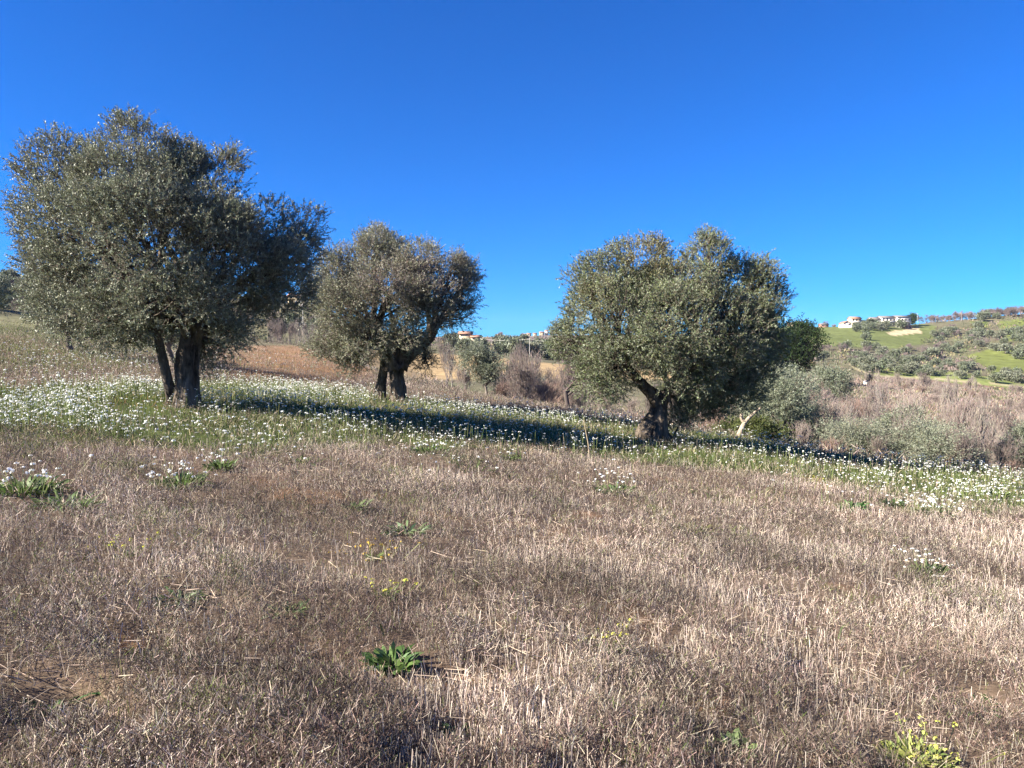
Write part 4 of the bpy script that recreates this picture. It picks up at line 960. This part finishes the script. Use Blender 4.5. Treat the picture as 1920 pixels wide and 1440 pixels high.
p1 = pole(993, 262, 7.0, 'pale utility pole before the olive row above the tan field'); p2 = pole(905, 285, 6.0, 'utility pole right of the yellow house'); p3 = pole(1120, 255, 7.5, 'utility pole behind the left edge of the right olive')
pole(1718, 505, 9, 'utility pole right of the dark conifer'); pole(1472, 495, 8, 'utility pole at the left end of the meadow skyline'); pole(45, 150, 8.5, 'utility pole on the far left slope'); pole(569, 200, 8, 'pale utility pole above the copse'); pole(1800, 525, 6, 'utility pole on the right skyline')
for i, (a, c_, l) in enumerate([(p2, p1, 'left span of overhead wire above the tan field'), (p1, p3, 'right span of overhead wire above the tan field')]):
    m_ = (a+c_)/2-np.array([0, 0, 1.4]); V, Fq = tubes(bez(a[None], m_[None], c_[None], 14), np.full((1, 14), .035), 4); o = mesh_np('overhead_wire', V-a, Fq, None, M_CONC); o.location = a; tag(o, l, 'wire')

# ------------------------------------------------------------------ light, sky, camera
az_travel = np.array([.95, .31]); el = rad(31)
d = np.array([az_travel[0]*math.cos(el), az_travel[1]*math.cos(el), -math.sin(el)]); d /= np.linalg.norm(d)
sun = bpy.data.lights.new('sun', 'SUN'); sun.energy = 5.0; sun.angle = rad(.53); sun.color = (1., .92, .81)
so = bpy.data.objects.new('sun', sun); COL.objects.link(so); so.rotation_euler = Vector(d).to_track_quat('-Z', 'Y').to_euler(); so.location = (-30, -10, 30)
w = bpy.data.worlds.new('World'); S.world = w; w.use_nodes = True; nt = w.node_tree
sky = nt.nodes.new('ShaderNodeTexSky'); sky.sky_type = 'NISHITA'; sky.sun_disc = False; sky.sun_elevation = el
sky.sun_rotation = math.atan2(-d[0], -d[1]); sky.altitude = 1200; sky.air_density = 1.0; sky.dust_density = .05; sky.ozone_density = 3.0
hs = nt.nodes.new('ShaderNodeHueSaturation'); hs.inputs['Saturation'].default_value = 1.05; hs.inputs['Value'].default_value = 1.0
bg = nt.nodes['Background']; bg.inputs[1].default_value = .053
nt.links.new(sky.outputs[0], hs.inputs['Color']); mu = nt.nodes.new('ShaderNodeVectorMath'); mu.operation = 'MULTIPLY'; mu.inputs[1].default_value = (.05, .465, 1.05)
nt.links.new(hs.outputs[0], mu.inputs[0]); nt.links.new(mu.outputs[0], bg.inputs[0])
cam = bpy.data.cameras.new('camera'); co = bpy.data.objects.new('camera', cam); COL.objects.link(co)
cam.sensor_width = 36; cam.lens = 36*F/1920; cam.clip_end = 6000; cam.clip_start = .05
co.location = (0, 0, EYE); co.rotation_euler = (math.pi/2-TH, 0, 0); S.camera = co
S.view_settings.view_transform = 'Standard'; S.view_settings.look = 'None'; S.view_settings.exposure = 1.9; S.view_settings.gamma = 1
S.render.engine = 'CYCLES'; S.cycles.max_bounces = 6; S.cycles.transparent_max_bounces = 4

_g = bpy.data.objects['hills'].data; _v = np.empty(len(_g.vertices)*3, np.float32); _g.vertices.foreach_get('co', _v); ZLO, ZHI = float(_v[2::3].min()), float(_v[2::3].max())
print('Z', ZLO, ZHI)
hz = mesh_np('haze', *box(-2700, 2700, -2700, 2700, ZLO-1, ZHI+14), None, None)
hm = bpy.data.materials.new('haze'); hm.use_nodes = True; hm.node_tree.nodes.clear()
ho = hm.node_tree.nodes.new('ShaderNodeOutputMaterial'); pv = hm.node_tree.nodes.new('ShaderNodeVolumePrincipled'); pv.inputs['Color'].default_value = (.82, .88, 1, 1); pv.inputs['Density'].default_value = .00006
hm.node_tree.links.new(pv.outputs[0], ho.inputs['Volume']); hz.data.materials.append(hm); tag(hz, kind='stuff')
